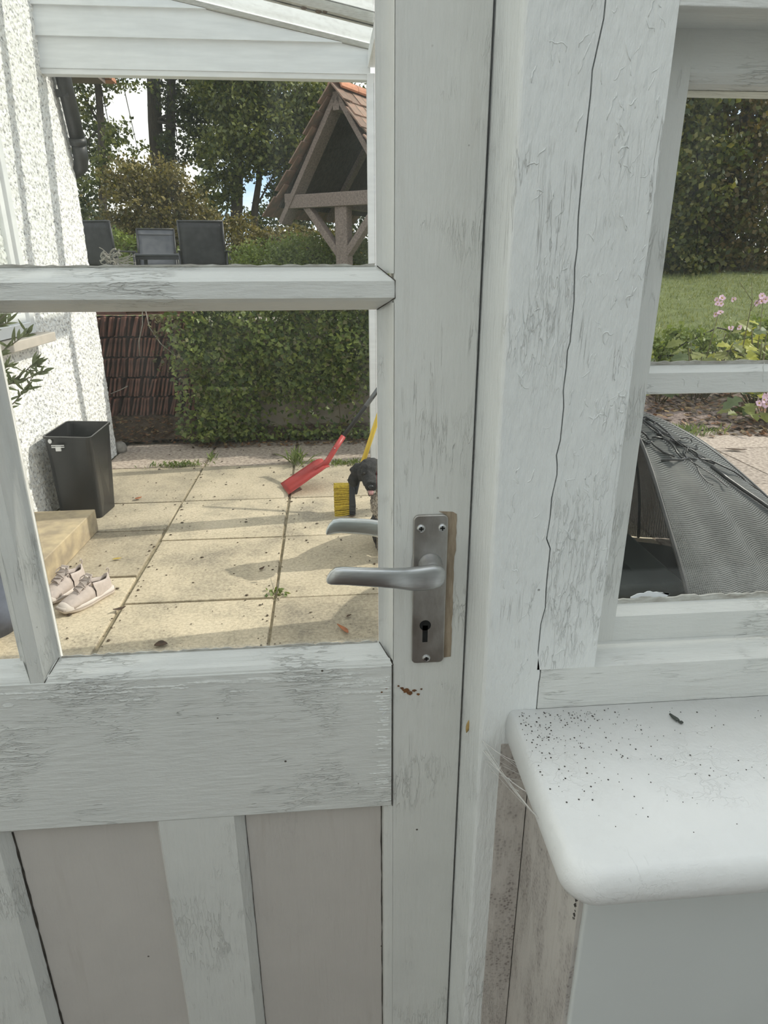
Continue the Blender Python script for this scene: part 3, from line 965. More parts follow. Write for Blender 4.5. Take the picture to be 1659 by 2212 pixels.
def fallen(x, y, L, wd, rz, m, label, curl=.35, z=.003):
    b = MB(); vs = []; n = 6
    for k in range(n + 1):
        t = k / n
        hw = wd * math.sin(math.pi * (.06 + .9 * t)) * .5
        zz = .004 + curl * L * (t - .5) ** 2
        cy = .12 * L * math.sin(math.pi * t)
        vs += [((t - .5) * L, cy - hw, zz + .3 * hw), ((t - .5) * L, cy, zz), ((t - .5) * L, cy + hw, zz + .3 * hw)]
    fs = []
    for k in range(n):
        for s_ in (0, 1):
            fs.append((3 * k + s_, 3 * k + s_ + 1, 3 * k + s_ + 4, 3 * k + s_ + 3))
    o = b.add(vs, fs).build('fallen_leaf', m, None, smooth=True, fix=False)
    so = o.modifiers.new('s', 'SOLIDIFY'); so.thickness = .0012
    o.location = (x, y, z); o.rotation_euler = (0, 0, rz)
    tag(o, label, 'leaf', 'fallen leaves on the patio')
    return o


fallen(.030, 2.345, .085, .020, -1.05, LEAFR, 'curled orange-red leaf on the slab just above the lock rail', .5)
fallen(-1.085, 3.14, .045, .018, .3, LEAFY, 'small yellow leaf on the slab near the doorstep')
fallen(-.92, 2.60, .055, .025, .5, LEAFB, 'brown crumpled leaf beside the toe of the beige shoe', .9)
fallen(-.345, 2.955, .04, .018, 1.0, LEAFB, 'dark curled leaf on the slab left of the dog shadow', .9)
fallen(-.68, 2.30, .05, .04, .2, LEAFB, 'flat dark leaf low on the near slab', .2)
fallen(-1.215, 4.07, .05, .03, .9, LEAFR, 'reddish leaf on the slab right of the black bin', .6)
fallen(.12, 3.62, .045, .02, .2, LEAFB, 'small brown leaf on the shaded slab in front of the broom', .7)
fallen(-.42, 5.02, .06, .03, .1, LEAFB, 'dark leaf on the pitted slab before the hedge', .5)
fallen(.06, 2.46, .03, .012, .8, LEAFB, 'tiny dark leaf on the slab right of the upright weed', .4)
fallen(3.20, 4.80, .16, .05, -.35, LEAFB, 'long dark leaf on the far patio behind the netting', .4)
fallen(3.55, 4.30, .12, .04, .4, LEAFB, 'brown leaf on the far patio right of the netting', .4)

# ------------------------------------------------------------------ white house wall (roughcast)
XW = -1.665
def roughcast(name, ox, oy, du, dv, nu, nv, amp, normal, m):
    """grid from corner (ox,oy,0) along du (horizontal Vector) and up"""
    V = np.zeros((nv + 1, nu + 1, 3))
    for j in range(nv + 1):
        for i in range(nu + 1):
            p = Vector(ox) + du * (i / nu) + dv * (j / nv)
            a = mnoise.noise(p * 46) * .65 + mnoise.noise(p * 105 + Vector((3, 1, 7))) * .35
            V[j, i] = p + normal * (amp * a)
    V = V.reshape(-1, 3)
    fs = []
    for j in range(nv):
        for i in range(nu):
            a = j * (nu + 1) + i
            fs.append((a, a + 1, a + nu + 2, a + nu + 1))
    b = MB(); b.v = [tuple(x) for x in V]; b.f = fs
    return b
house = tag(empty('wall_house', (-1.9, 4.0, 0)), 'bright white roughcast wall of the house', kind='structure')
b = roughcast('w', (XW, 5.19, 0), 0, Vector((0, -1.95, 0)), Vector((0, 0, 2.95)), 210, 310, .0105, Vector((1, 0, 0)), PEB)
b.build('roughcast_face', PEB, house, smooth=False, fix=False)
b = roughcast('w', (-2.5, 5.19, 0), 0, Vector((.835, 0, 0)), Vector((0, 0, 2.95)), 60, 200, .006, Vector((0, 1, 0)), PEB)
b.build('roughcast_end', PEB, house, fix=False)
MB().box(-2.5, XW - .012, .70, 5.178, 0, 3.6).build('masonry', PEB, house)
MB().box(XW - .02, XW, .70, 3.26, 0, 3.4).build('roughcast_side', PEB, house)
# window in the house wall
hw = tag(empty('window_2', (XW, 3.3, 1.0)), 'white framed window in the roughcast house wall behind the shrub', kind='structure')
for (ya, yb, za, zb) in ((3.965, 4.020, 1.04, 2.25), (2.50, 2.56, 1.04, 2.25), (2.56, 3.965, 1.04, 1.10), (2.56, 3.965, 2.19, 2.25)):
    MB().box(XW - .01, XW + .035, ya, yb, za, zb).build('frame', CREAM, hw, bevel=.004)
MB().box(XW - .01, XW + .022, 3.895, 3.945, 1.10, 2.19).build('casement', CREAM, hw, bevel=.004)
MB().box(XW - .01, XW + .022, 2.58, 3.90, 1.10, 1.15).build('casement', CREAM, hw, bevel=.004)
MB().box(XW - .008, XW + .010, 2.56, 3.90, 1.15, 2.19).build('pane', GLASS, hw)
MB().box(XW - .01, XW + .105, 2.42, 4.10, .985, 1.035).build('window_sill', simple('beige_sill', (.52, .47, .41), (.44, .40, .35), 12, .8), hw, bevel=.004)

# eaves, gutter pipe of the house
eave = tag(empty('house_eaves', (-1.75, 5.4, 2.62)), 'brown eaves and orange tile verge of the house above the black pipe', 'eaves')
MB().box(-2.1, -1.50, 4.97, 5.62, 2.60, 2.64).build('soffit', simple('brown_soffit', (.20, .16, .135), (.15, .12, .10), 9, .8), eave)
for k in range(4):
    b = MB().prism([(5.30 + .12 * k, 2.640), (5.44 + .12 * k, 2.640), (5.44 + .12 * k, 2.665), (5.30 + .12 * k, 2.69)], 0, -2.1, -1.47)
    b.build('verge_tile', TILEO, eave)
pipe = tag(empty('drain_pipe', (-1.60, 5.15, 2.1)), 'black rainwater pipe slanting down at the house corner', 'pipe')
MB().tube([(-1.60, 5.00, 2.72), (-1.60, 5.035, 2.52), (-1.60, 5.145, 2.16)], .047, 14).build('pipe_run', PIPE, pipe, smooth=True)
MB().tube([(-1.60, 5.138, 2.185), (-1.60, 5.150, 2.145)], .054, 14).build('collar', PIPE, pipe, smooth=True)
MB().tube([(-1.60, 5.145, 2.16), (-1.605, 5.172, 2.085), (-1.625, 5.215, 2.03), (-1.70, 5.245, 1.99)], .048, 14).build('elbow', PIPE, pipe, smooth=True)
MB().tube([(-1.69, 5.245, 2.00), (-1.735, 5.25, 1.93), (-1.74, 5.25, 1.0), (-1.74, 5.25, .0)], .045, 12).build('down_pipe', PIPE, pipe, smooth=True)
MB().box(-1.655, -1.58, 5.02, 5.05, 2.40, 2.44).build('bracket', PIPE, pipe)

# ------------------------------------------------------------------ lean-to over the patio
YGB = 4.85
lean = tag(empty('lean_to_canopy', (-.6, YGB, 0)), 'white lean-to canopy with weatherboarded gable and glass roof over the patio', 'canopy')
SL = -.1905
def zr(x): return 2.6484 + SL * (x - .3273)       # underside edge of the roof slope
# lapped boards, each one cut to the slope
bd = [(2.514, 2.690), (2.680, 2.845), (2.835, 3.0), (2.99, 3.10)]
for k, (z0, z1) in enumerate(bd):
    xl, off = -1.675, .012 * 0
    # outline clipped by roof line
    pts = [(xl, z0)]
    xr_low = min(.335, .3273 + (2.6484 - z0) / .1905 + 0) if zr(.335) < z0 else .335
    pts.append((xr_low, z0))
    if zr(xr_low) > z0 + .001: pts.append((xr_low, min(z1, zr(xr_low))))
    if zr(xr_low) < z1:
        xt = .3273 + (2.6484 - z1) / .1905
        pts.append((max(xt, xl), min(z1, zr(max(xt, xl)))))
    pts.append((xl, min(z1, zr(xl))))
    b = MB(); n = len(pts)
    def yy(z): return YGB - .004 + .024 * (z - z0) / (z1 - z0)
    vs = [(x, yy(z) - .0, z) for x, z in pts] + [(x, YGB + .03, z) for x, z in pts]
    b.add(vs, [tuple(range(n)), tuple(range(2 * n - 1, n - 1, -1))] + [(i, i + n, (i + 1) % n + n, (i + 1) % n) for i in range(n)])
    b.build('weatherboard', EXTP, lean)
MB().box(-1.675, .335, YGB + .004, YGB + .075, 2.484, 2.5145).build('beam', EXTP, lean, bevel=.003)
MB().box(-1.675, .335, YGB + .03, YGB + .05, 2.5145, 2.60).build('backing_board', EXTP, lean)
# end rafter: glazing bar on the gable
def bar(y, w, h, m, name, x0=-1.66, x1=.42):
    b = MB()
    b.prism([(x0, zr(x0) + .002), (x1, zr(x1) + .002), (x1, zr(x1) + h), (x0, zr(x0) + h)], 1, y - w / 2, y + w / 2)
    return b.build(name, m, lean, bevel=.003)
bar(YGB + .018, .045, .030, EXTG, 'end_rafter')
bar(4.425, .085, .050, EXTG, 'rafter')
bar(4.425, .030, .066, PIPE, 'lead_cap')
bar(3.12, .045, .05, EXTG, 'rafter')
bar(1.85, .045, .05, EXTG, 'rafter')
MB().box(.365, .465, 3.665, 3.795, 0, 2.55).build('post', EXTP, lean, bevel=.004)
MB().box(.365, .465, 2.34, 2.50, 0, 2.55).build('post', EXTP, lean, bevel=.004)
for ya, yb in ((1.0, 1.81), (1.89, 3.06), (3.18, 4.38), (4.47, 4.84)):
    MB().prism([(-1.66, zr(-1.66) + .032), (.43, zr(.43) + .032), (.43, zr(.43) + .037), (-1.66, zr(-1.66) + .037)], 1, ya, yb).build('roof_pane', ROOFG, lean)
MB().box(.313, .395, YGB - .005, YGB + .08, 0, 2.52).build('post', EXTP, lean, bevel=.004)
MB().box(.318, .395, 1.0, YGB, 2.55, 2.63).build('eaves_plate', EXTP, lean, bevel=.004)
for x, y, s_ in ((.02, 4.405, .02), (.055, 4.39, .014), (-.06, 4.41, .018)):
    MB().ball((x, y, zr(x) - .002), (s_, s_ * .6, s_ * .5), 7, 5).build('moss_clump', SOIL, lean, smooth=True)

# ------------------------------------------------------------------ black bin
binr = tag(empty('waste_bin', (-1.46, 3.93, 0)), 'tall black open plastic bin standing against the white wall', 'bin')
top4 = [(-1.585, 3.735), (-1.315, 3.690), (-1.325, 4.085), (-1.590, 4.125)]
bot4 = [(-1.600, 3.800), (-1.352, 3.760), (-1.330, 3.985), (-1.590, 4.020)]
def rect_ring(c4, z, r_=.03, n=4, inset=0.0):
    c = [Vector(p) for p in c4]; ctr = sum(c, Vector((0, 0))) / 4
    c = [p + (ctr - p).normalized() * inset for p in c]
    out = []
    for i in range(4):
        p, a, b2 = c[i], c[i - 1], c[(i + 1) % 4]
        da, db = (a - p).normalized() * r_, (b2 - p).normalized() * r_
        for k in range(n + 1):
            t = k / n
            q = (p + da) * (1 - t) ** 2 + p * 2 * t * (1 - t) + (p + db) * t * t
            out.append((q.x, q.y, z))
    return out
HB = .505
rings = [rect_ring(bot4, .0), rect_ring(top4, HB - .012), rect_ring(top4, HB - .012, inset=-.010), rect_ring(top4, HB, inset=-.010), rect_ring(top4, HB, inset=.006)]
rings += [rect_ring(bot4, .03, inset=.008), rect_ring(bot4, .03, inset=.10)]
MB().loft(rings).build('bin_body', PLASTIC, binr, bevel=0, smooth=False)
b = MB()
cx, cy, cz = -1.502, 3.711, .452
b.box(cx - .014, cx + .014, cy - .006, cy + .004, cz - .026, cz)
b.box(cx - .034, cx + .034, cy - .007, cy - .003, cz - .006, cz - .001).box(cx - .034, cx + .034, cy - .007, cy - .003, cz + .004, cz + .009)
b.build('handle_clip', CREAM, binr)['label'] = 'white plastic clip on the bin front'
b = MB()
b.loft([[(-1.545 + .010 * math.cos(2 * math.pi * k / 12), y, .480 + .013 * math.sin(2 * math.pi * k / 12)) for k in range(12)] for y in (3.7185, 3.7255)])
b.build('bright_hole_disc', CREAM, binr)['label'] = 'white disc for the bright wall showing through a hole near the bin rim'  # pale disc stands in for the sunlit wall behind the hole

# ------------------------------------------------------------------ red shovel
sh = tag(empty('shovel', (-.15, 4.18, 0)), 'red bladed shovel with black handle leaning towards the canopy post', 'shovel')
tipm = Vector((-.296, 4.144, .012)); ew = Vector((-.0635, .226, 0)).normalized()     # across the blade
rear = Vector((-.018, 4.245, .150)); axis = (rear - tipm).normalized()
nrm = axis.cross(ew).normalized()
if nrm.z < 0: nrm = -nrm
rings = []
Lb = (rear - tipm).length
for k in range(12):
    t = k / 11
    wdt = .118 * (1 - .08 * t) if t < .85 else .118 * .93 * (1 - (t - .85) * 1.5)
    ring = []
    for j in range(13):
        u = (j - 6) / 6
        rib = .020 * t * math.exp(-(u / .22) ** 2)
        z = .030 * abs(u) ** 2.4 * (.35 + .65 * t) + rib - .012 * (t > .97)
        ring.append(tipm + axis * Lb * t + ew * wdt * u + nrm * z)
    rings.append(ring)
b = MB().loft(rings, cap=False, closed=False)
o = b.build('blade', RED, sh, smooth=True, fix=False)
sd = o.modifiers.new('s', 'SOLIDIFY'); sd.thickness = .004; sd.offset = 0
neck = [rear - axis * .09 + nrm * .012, rear + nrm * .012, Vector((.010, 4.262, .205)), Vector((.040, 4.285, .246)), Vector((.096, 4.330, .316))]
MB().tube(neck, [.012, .021, .0185, .018, .0185], 14).build('socket', RED, sh, smooth=True)
MB().tube([Vector((.092, 4.327, .310)), Vector((.331, 4.52, .571)), Vector((.42, 4.595, .672))], .0155, 12).build('handle', PLASTIC, sh, smooth=True)
MB().tube([Vector((.255, 4.459, .488)), Vector((.43, 4.603, .682))], .0163, 12).build('handle_sleeve', simple('grey_sleeve', (.16, .17, .18), (.12, .125, .13), 10, .3), sh, smooth=True)
MB().tube([Vector((.415, 4.59, .668)), Vector((.46, 4.60, .72)), Vector((.52, 4.60, .745))], .016, 10).build('grip', RED, sh, smooth=True)
MB().ball((.036, 4.268, .252), .005, 6, 5).build('rivet', SCREW, sh, smooth=True)

# ------------------------------------------------------------------ yellow broom lying on its side
br = tag(empty('broom', (.10, 3.70, 0)), 'broom with yellow bristles and yellow handle beside the dog', 'broom')
rr = random.Random(6)
stk = MB(); stk.prism([(.105, .004), (.142, .004), (.146, .06), (.140, .16), (.128, .200), (.108, .200)], 1, 3.66, 3.715)
stk.build('broom_head', NAVY, br, bevel=.006)
for iz in range(17):
    for iy in range(3):
        z0 = .010 + iz * .0112
        y0 = 3.668 + .019 * iy
        lean_ = (iz - 8) * .0006 - .004
        b = MB()
        for q in range(3):
            dz, dy = rr.uniform(-.004, .004), rr.uniform(-.005, .005)
            b.tube([(.108, y0 + dy * .5, z0 + dz * .4), (.066, y0 + dy, max(.004, z0 + dz + lean_ * .5)), (.020 + rr.uniform(-.003, .004), y0 + dy * 1.6, max(.003, z0 + dz * 1.5 + lean_))], [.0036, .0040, .0036], 5)
        b.build('bristle_tuft', YELLOW, br, fix=False)
MB().tube([(.140, 3.69, .13), (.183, 3.80, .255)], .017, 10).build('socket', NAVY, br, smooth=True)
MB().tube([(.168, 3.765, .215), (.300, 3.90, .545), (.46, 4.06, .95)], .0145, 12).build('handle', YELP, br, smooth=True)

# ------------------------------------------------------------------ the dog
def dog_fur():
    m, t, bs = nt('black_white_fur')
    v = coords(t)
    n = noise_tex(t, v, 55, 6, .7)
    base = ramp(t, n, [(.35, (.010, .0095, .010)), (.7, (.045, .042, .042))])
    gx = t.nodes.new('ShaderNodeVectorMath'); gx.operation = 'DISTANCE'
    t.links.new(v, gx.inputs[0]); gx.inputs[1].default_value = (-.10, -.14, .26)
    d = math_n(t, 'ADD', gx.outputs['Value'], math_n(t, 'MULTIPLY', noise_tex(t, v, 26, 4), .10))
    chest = ramp(t, d, [(.13, 1), (.20, 0)])
    white = ramp(t, noise_tex(t, v, 90, 5, .7), [(.40, (.09, .075, .06)), (.56, (.50, .45, .40))])
    c = mixc(t, chest, base, white)
    t.links.new(c, bs.inputs['Base Color']); bs.inputs['Roughness'].default_value = .75
    bump(t, bs, n, .9, .012)
    return m
HX = -.150
dog = tag(empty('dog', (.356, 3.10, 0), rz=R(-4)), 'black curly-coated dog with speckled white chest sitting and panting beside the broom', 'dog')
FUR = dog_fur()
b = MB()
# local: faces -y, feet on z=0
b.tube([(0, .26, .10), (0, .20, .15), (0, .10, .25), (0, .02, .31), (0, -.02, .34)], [.085, .115, .110, .098, .085], 14)          # back to chest
b.tube([(0, .0, .30), (0, -.035, .24), (0, -.03, .17)], [.085, .085, .070], 12)                                                  # brisket
b.ball((-.085, -.060, .300), (.078, .065, .105), 12, 8)
b.tube([(-.01, .0, .30), (HX * .45, -.035, .37), (HX * .85, -.050, .42), (HX, -.05, .45)], [.085, .080, .070, .060], 12)                                                  # neck
b.ball((HX - .004, -.065, .462), (.070, .078, .064), 14, 10)                                                                         # skull
b.tube([(HX - .004, -.11, .448), (HX - .005, -.155, .430), (HX - .005, -.185, .424)], [.046, .036, .028], 12)                                # muzzle
b.tube([(HX - .004, -.10, .415), (HX - .005, -.145, .386), (HX - .005, -.168, .378)], [.034, .022, .014], 10)                                # lower jaw
for s_ in (-1, 1):
    b.tube([(.055 * s_, -.03, .27), (.056 * s_, -.055, .16), (.055 * s_, -.06, .06), (.055 * s_, -.075, .022), (.055 * s_, -.105, .018)], [.045, .033, .026, .027, .020], 10)
    b.tube([(.075 * s_, .16, .14), (.105 * s_, .07, .13), (.110 * s_, .06, .06), (.105 * s_, .02, .028), (.10 * s_, -.03, .020)], [.075, .062, .042, .030, .022], 10)
    b.tube([(HX + .055 * s_ - .004, -.055, .488), (HX + .080 * s_ - .004, -.058, .462), (HX + .088 * s_ - .004, -.062, .420), (HX + .083 * s_ - .004, -.062, .385)], [.022, .027, .030, .018], 10)     # drop ears
b.tube([(0, .30, .09), (.06, .36, .05), (.14, .38, .035)], [.035, .028, .014], 8)
bd_ = b.build('body', FUR, dog, smooth=True, local=True)
rm = bd_.modifiers.new('remesh', 'REMESH'); rm.mode = 'VOXEL'; rm.voxel_size = .0075; rm.use_smooth_shade = True
tx = bpy.data.textures.new('curls', 'CLOUDS'); tx.noise_scale = .016
dm = bd_.modifiers.new('curl', 'DISPLACE'); dm.texture = tx; dm.strength = .014; dm.mid_level = .5
MB().ball((HX - .005, -.212, .432), (.013, .009, .010), 10, 8).build('nose', simple('wet_nose', (.012, .011, .012), (.02, .02, .02), 40, .2), dog, smooth=True, local=True)
for s_ in (-1, 1):
    MB().ball((HX - .004 + .030 * s_, -.134, .474), .0085, 8, 6).build('eye', simple('dark_eye', (.02, .012, .008), (.01, .008, .006), 40, .08), dog, smooth=True, local=True)
b = MB(); b.loft([[(HX - .005 + w_ * math.cos(2 * math.pi * k / 10), y, z + .004 * math.sin(2 * math.pi * k / 10)) for k in range(10)] for y, z, w_ in ((-.12, .408, .012), (-.165, .404, .014), (-.186, .398, .013), (-.194, .388, .010))])
b.build('tongue', simple('pink_tongue', (.50, .27, .26), (.40, .21, .21), 60, .4), dog, smooth=True, local=True)
b = MB()
for k in range(7):
    a = math.pi * k / 6
    b.tube([(HX - .005 + .018 * math.cos(a), -.162 - .018 * math.sin(a), .388), (HX - .005 + .018 * math.cos(a), -.164 - .018 * math.sin(a), .398)], [.003, .0015], 5)
b.build('teeth', simple('teeth', (.7, .66, .58), (.6, .56, .48), 40, .4), dog, local=True)

# ------------------------------------------------------------------ shoes
def shoe():
    r_ = empty('sneaker', (0, 0, 0))
    # local: toe at -y, heel at +y, length .265
    def half(t):      # half width along the length, t 0 toe .. 1 heel
        return .012 + .036 * math.sin(math.pi * min(1, t * 1.15 + .03)) ** .55 if t < .45 else .048 - .012 * math.sin(math.pi * (t - .45) / .9) if t < .9 else .036 * math.sqrt(max(0.02, 1 - ((t - .9) / .105) ** 2))
    N = 24
    def ring_out(z, grow, y0=-.1325, L=.265):
        Lp = [(-(half(k / N) + grow), y0 + L * k / N + (grow if k == N else -grow if k == 0 else 0), z) for k in range(N + 1)]
        Rp = [((half(k / N) * .94 + grow), y0 + L * k / N + (grow if k == N else -grow if k == 0 else 0), z) for k in range(N, -1, -1)]
        out = []
        for x, y, zz in Lp + Rp:
            t = (y - y0) / L
            out.append((x, y, zz + (.012 * max(0, .25 - t) / .25 if z < .01 else .010 * max(0, .2 - t) / .2)))
        return out
    MB().loft([ring_out(.000, -.004), ring_out(.004, .0), ring_out(.014, .004), ring_out(.026, .004), ring_out(.030, .001)]).build('sole', SOLE, r_, smooth=True, local=True)
    MB().loft([ring_out(.0165, .0052), ring_out(.0185, .0056), ring_out(.0205, .0052)], cap=False).build('sole_stripe', simple('taupe_stripe', (.42, .35, .32), (.38, .32, .29), 20, .7), r_, local=True)
    # upper: sections along y
    secs = [(-.130, .020, .030), (-.118, .034, .046), (-.10, .041, .058), (-.07, .044, .066), (-.04, .044, .078), (-.01, .042, .092), (.02, .039, .104)]
    rings = []
    for y, wd, h in secs:
        rings.append([(wd * math.cos(a) * (1.0), y, .026 + (h - .026) * max(0, math.sin(a)) ** .8) for a in np.linspace(math.pi, 0, 11)])
    b = MB().loft(rings, cap=False, closed=False)
    b.add(rings[0], [tuple(range(11))])
    up = b.build('upper', SHOE, r_, smooth=True, local=True, fix=False)
    sd = up.modifiers.new('s', 'SOLIDIFY'); sd.thickness = .004
    # quarter and heel wrapped round the opening
    prof = []
    for k in range(17):
        a = math.pi * k / 16
        x = .0385 * math.cos(a); yq = .055 + .074 * math.sin(a) if True else 0
        y = .02 + (yq - .02) * (abs(math.sin(a)) ** .6)
        h = .098 - .022 * math.sin(a) ** 1 + (.020 * max(0, math.sin(a) - .86) / .14)
        prof.append((x, y, h))
    rings = [[(x * 1.10, y + (.004 if y > .1 else 0), .026) for x, y, h in prof], [(x * 1.08, y + .002, .026 + (h - .026) * .45) for x, y, h in prof], [(x * .98, y - .003, .026 + (h - .026) * .8) for x, y, h in prof], [(x * .90, y - .004, h) for x, y, h in prof], [(x * .80, y - .010, h + .001) for x, y, h in prof], [(x * .74, y - .014, h - .015) for x, y, h in prof]]
    MB().loft(rings, cap=False, closed=False).build('heel_quarter', SHOE, r_, smooth=True, local=True, fix=False)
    MB().loft([[(.030 * math.cos(2 * math.pi * k / 16), .062 + .046 * math.sin(2 * math.pi * k / 16), z) for k in range(16)] for z in (.050, .058)]).build('insole', SHOEL, r_, local=True)
    MB().prism([(-.045, .081), (-.01, .096), (.022, .120), (.030, .130), (.034, .128), (.026, .112), (-.01, .090), (-.045, .076)], 0, -.021, .021).build('tongue', SHOE, r_, local=True, bevel=.003)
    MB().box(-.009, .009, .0135, .020, .1105, .1235).build('tongue_patch', SOLE, r_, local=True, bevel=.002)
    MB().loft([[(wd * math.cos(a), y, .024 + h * math.sin(a)) for a in np.linspace(math.pi, 0, 11)] for y, wd, h in ((-.136, .018, .012), (-.127, .032, .022), (-.112, .041, .030), (-.098, .045, .026))], closed=False, cap=False).build('toe_cap', SOLE, r_, smooth=True, local=True, fix=False)
    for k in range(5):
        y = -.045 + .016 * k; h = .0805 + .0075 * k
        s_ = 1 if k % 2 else -1
        b = MB().tube([(-.026 * s_, y - .004, h - .007), (-.012 * s_, y, h + .004), (.012 * s_, y + .005, h + .006), (.027 * s_, y + .008, h - .004)], .0026, 6)
        b.build('lace', LACE, r_, smooth=True, local=True)
    for s_ in (-1, 1):
        pts = [(0, .022, .117), (.020 * s_, .020, .122), (.032 * s_, .010, .112), (.030 * s_, -.002, .100), (.010 * s_, .016, .114)]
        MB().tube(pts, .0024, 6).build('lace', LACE, r_, smooth=True, local=True)
    MB().tube([(0, .125, .085), (0, .134, .105), (0, .128, .118), (0, .120, .108)], .003, 6).build('heel_tab', SHOE, r_, smooth=True, local=True)
    return r_
s1 = shoe()
s1.location = (-1.085, 2.695, .001); s1.rotation_euler = (0, 0, R(-33))
tag(s1, 'pinkish beige sneaker with pale sole, fully visible on the slab', 'shoe', 'pair of sneakers by the doorstep')
s2 = copy_tree(s1); s2.location = (-1.215, 2.79, .001); s2.rotation_euler = (0, 0, R(-22))
tag(s2, 'pinkish beige sneaker half hidden behind the glazing bar', 'shoe')

# ------------------------------------------------------------------ potted shrub at the left
pot = tag(empty('plant_pot', (-1.42, 2.50, 0)), 'blue-grey glazed plant pot behind the left glazing bar', 'pot')
prof = [(.115, 0), (.150, .10), (.172, .24), (.178, .30), (.190, .305), (.190, .335), (.172, .335), (.165, .29)]
MB().loft([[(-1.42 + q * math.cos(2 * math.pi * k / 28), 2.50 + q * math.sin(2 * math.pi * k / 28), z) for k in range(28)] for q, z in prof]).build('pot_body', POTM, pot, smooth=True)
shr = tag(empty('olive_shrub', (-1.42, 2.50, .29)), 'narrow-leaved olive shrub in front of the white wall', 'shrub')
OLIVE = leaf_mat('olive_leaf', [(.14, .165, .075), (.21, .23, .12), (.10, .13, .06), (.27, .28, .17)], .25)
OTW = simple('olive_twig', (.20, .185, .15), (.13, .115, .09), 30, .8)
rr = random.Random(15)
MB().tube([(-1.42, 2.50, .28), (-1.40, 2.49, .6), (-1.36, 2.46, .9), (-1.30, 2.42, 1.05)], [.014, .011, .008, .006], 7).build('stem', OTW, shr, smooth=True)
twigs = [((-1.32, 2.43, 1.00), (-1.12, 2.36, 1.10), (-.97, 2.32, 1.19)), ((-1.34, 2.44, .95), (-1.10, 2.34, .98), (-.955, 2.30, 1.10)), ((-1.36, 2.46, .85), (-1.10, 2.33, .88), (-.97, 2.29, 1.05)),
         ((-1.30, 2.42, 1.05), (-1.12, 2.38, 1.20), (-1.0, 2.34, 1.275)), ((-1.30, 2.42, 1.05), (-1.20, 2.38, 1.25), (-1.12, 2.36, 1.45)), ((-1.32, 2.43, .98), (-1.08, 2.34, 1.0), (-.92, 2.29, 1.075)),
         ((-1.35, 2.45, .9), (-1.2, 2.40, .98), (-1.05, 2.33, 1.09)), ((-1.30, 2.42, 1.05), (-1.22, 2.44, 1.18), (-1.05, 2.38, 1.22)), ((-1.28, 2.42, 1.05), (-1.18, 2.38, 1.30), (-1.09, 2.36, 1.41))]
def olive_leaf(base, d, L, wd):
    d = Vector(d).normalized(); s_ = d.cross(Vector((rr.gauss(0, .4), -1, rr.gauss(0, .4)))).normalized()
    n_ = s_.cross(d)
    b = MB(); vs = []
    for k in range(5):
        t = k / 4; hw = wd * math.sin(math.pi * (.08 + .88 * t)) / 2
        c = Vector(base) + d * L * t + n_ * (.08 * L * math.sin(math.pi * t))
        vs += [c - s_ * hw, c + s_ * hw]
    b.add(vs, [(2 * k, 2 * k + 1, 2 * k + 3, 2 * k + 2) for k in range(4)])
    return b
nl = 0
for p0, p1, p2 in twigs:
    p0, p1, p2 = Vector(p0), Vector(p1), Vector(p2)
    pts = [p0 * (1 - t) ** 2 + p1 * 2 * t * (1 - t) + p2 * t * t for t in np.linspace(0, 1, 8)]
    MB().tube(pts, np.linspace(.0042, .0014, 8), 5).build('twig', OTW, shr, smooth=True)
    for k in range(26):
        t = rr.uniform(.40, 1.0)
        c = p0 * (1 - t) ** 2 + p1 * 2 * t * (1 - t) + p2 * t * t
        d = (p2 - p0).normalized() + Vector((rr.gauss(0, .75), rr.gauss(0, .5), rr.gauss(.25, .6)))
        olive_leaf(c, d, rr.uniform(.032, .058), rr.uniform(.007, .012)).build('leaf', OLIVE, shr, smooth=True, fix=False)

# ------------------------------------------------------------------ ground beyond the patio
def terrain(x, y):
    # bank behind the patio rising to the upper garden
    if x < 1.2:
        base = .22 * min(1, max(0, (y - 5.45) / .25))
        up = .93 * min(1, max(0, (y - 6.02) / .05))
        zl = max(base, up)
    else: zl = 0
    zr_ = max(0.0, min(1.35, .05 * min(1, max(0, (y - 5.5) / .3)) + .128 * max(0, y - 6.3)))
    k = min(1, max(0, (x - 1.0) / .8))
    if y > 12: k = 1 if x > 1 else k
    z = zl * (1 - k) + zr_ * k
    return z + .02 * mnoise.noise(Vector((x * .9, y * .9, 0)))
def patch(name, x0, x1, y0, y1, nx, ny, m, label, rough=0.0, kind='structure', lift=0.0):
    b = MB()
    for j in range(ny + 1):
        for i in range(nx + 1):
            x = x0 + (x1 - x0) * i / nx; y = y0 + (y1 - y0) * j / ny
            b.v.append((x, y, terrain(x, y) + lift + rough * mnoise.noise(Vector((x * 9, y * 9, 3)))))
    for j in range(ny):
        for i in range(nx):
            a = j * (nx + 1) + i; b.f.append((a, a + 1, a + nx + 2, a + nx + 1))
    o = b.build(name, m, None, smooth=True, fix=False)
    return tag(o, label, kind=kind)
patch('soil_bank', -2.6, 1.2, 5.5, 6.01, 60, 16, SOIL, 'dark soil bank with leaf litter behind the patio', .03, lift=-.02)
patch('upper_garden', -9, 1.4, 6.05, 30, 40, 60, LAWN, 'raised upper garden lawn behind the ivy wall')
patch('mulch_bed', 1.2, 9, 5.5, 7.6, 60, 24, MULCH, 'brown bark mulch strip between patio and lawn', .05, lift=.0)
patch('lawn', 1.3, 30, 7.3, 30, 50, 50, LAWN, 'green lawn sloping up to the dark trees', .02, lift=.02)
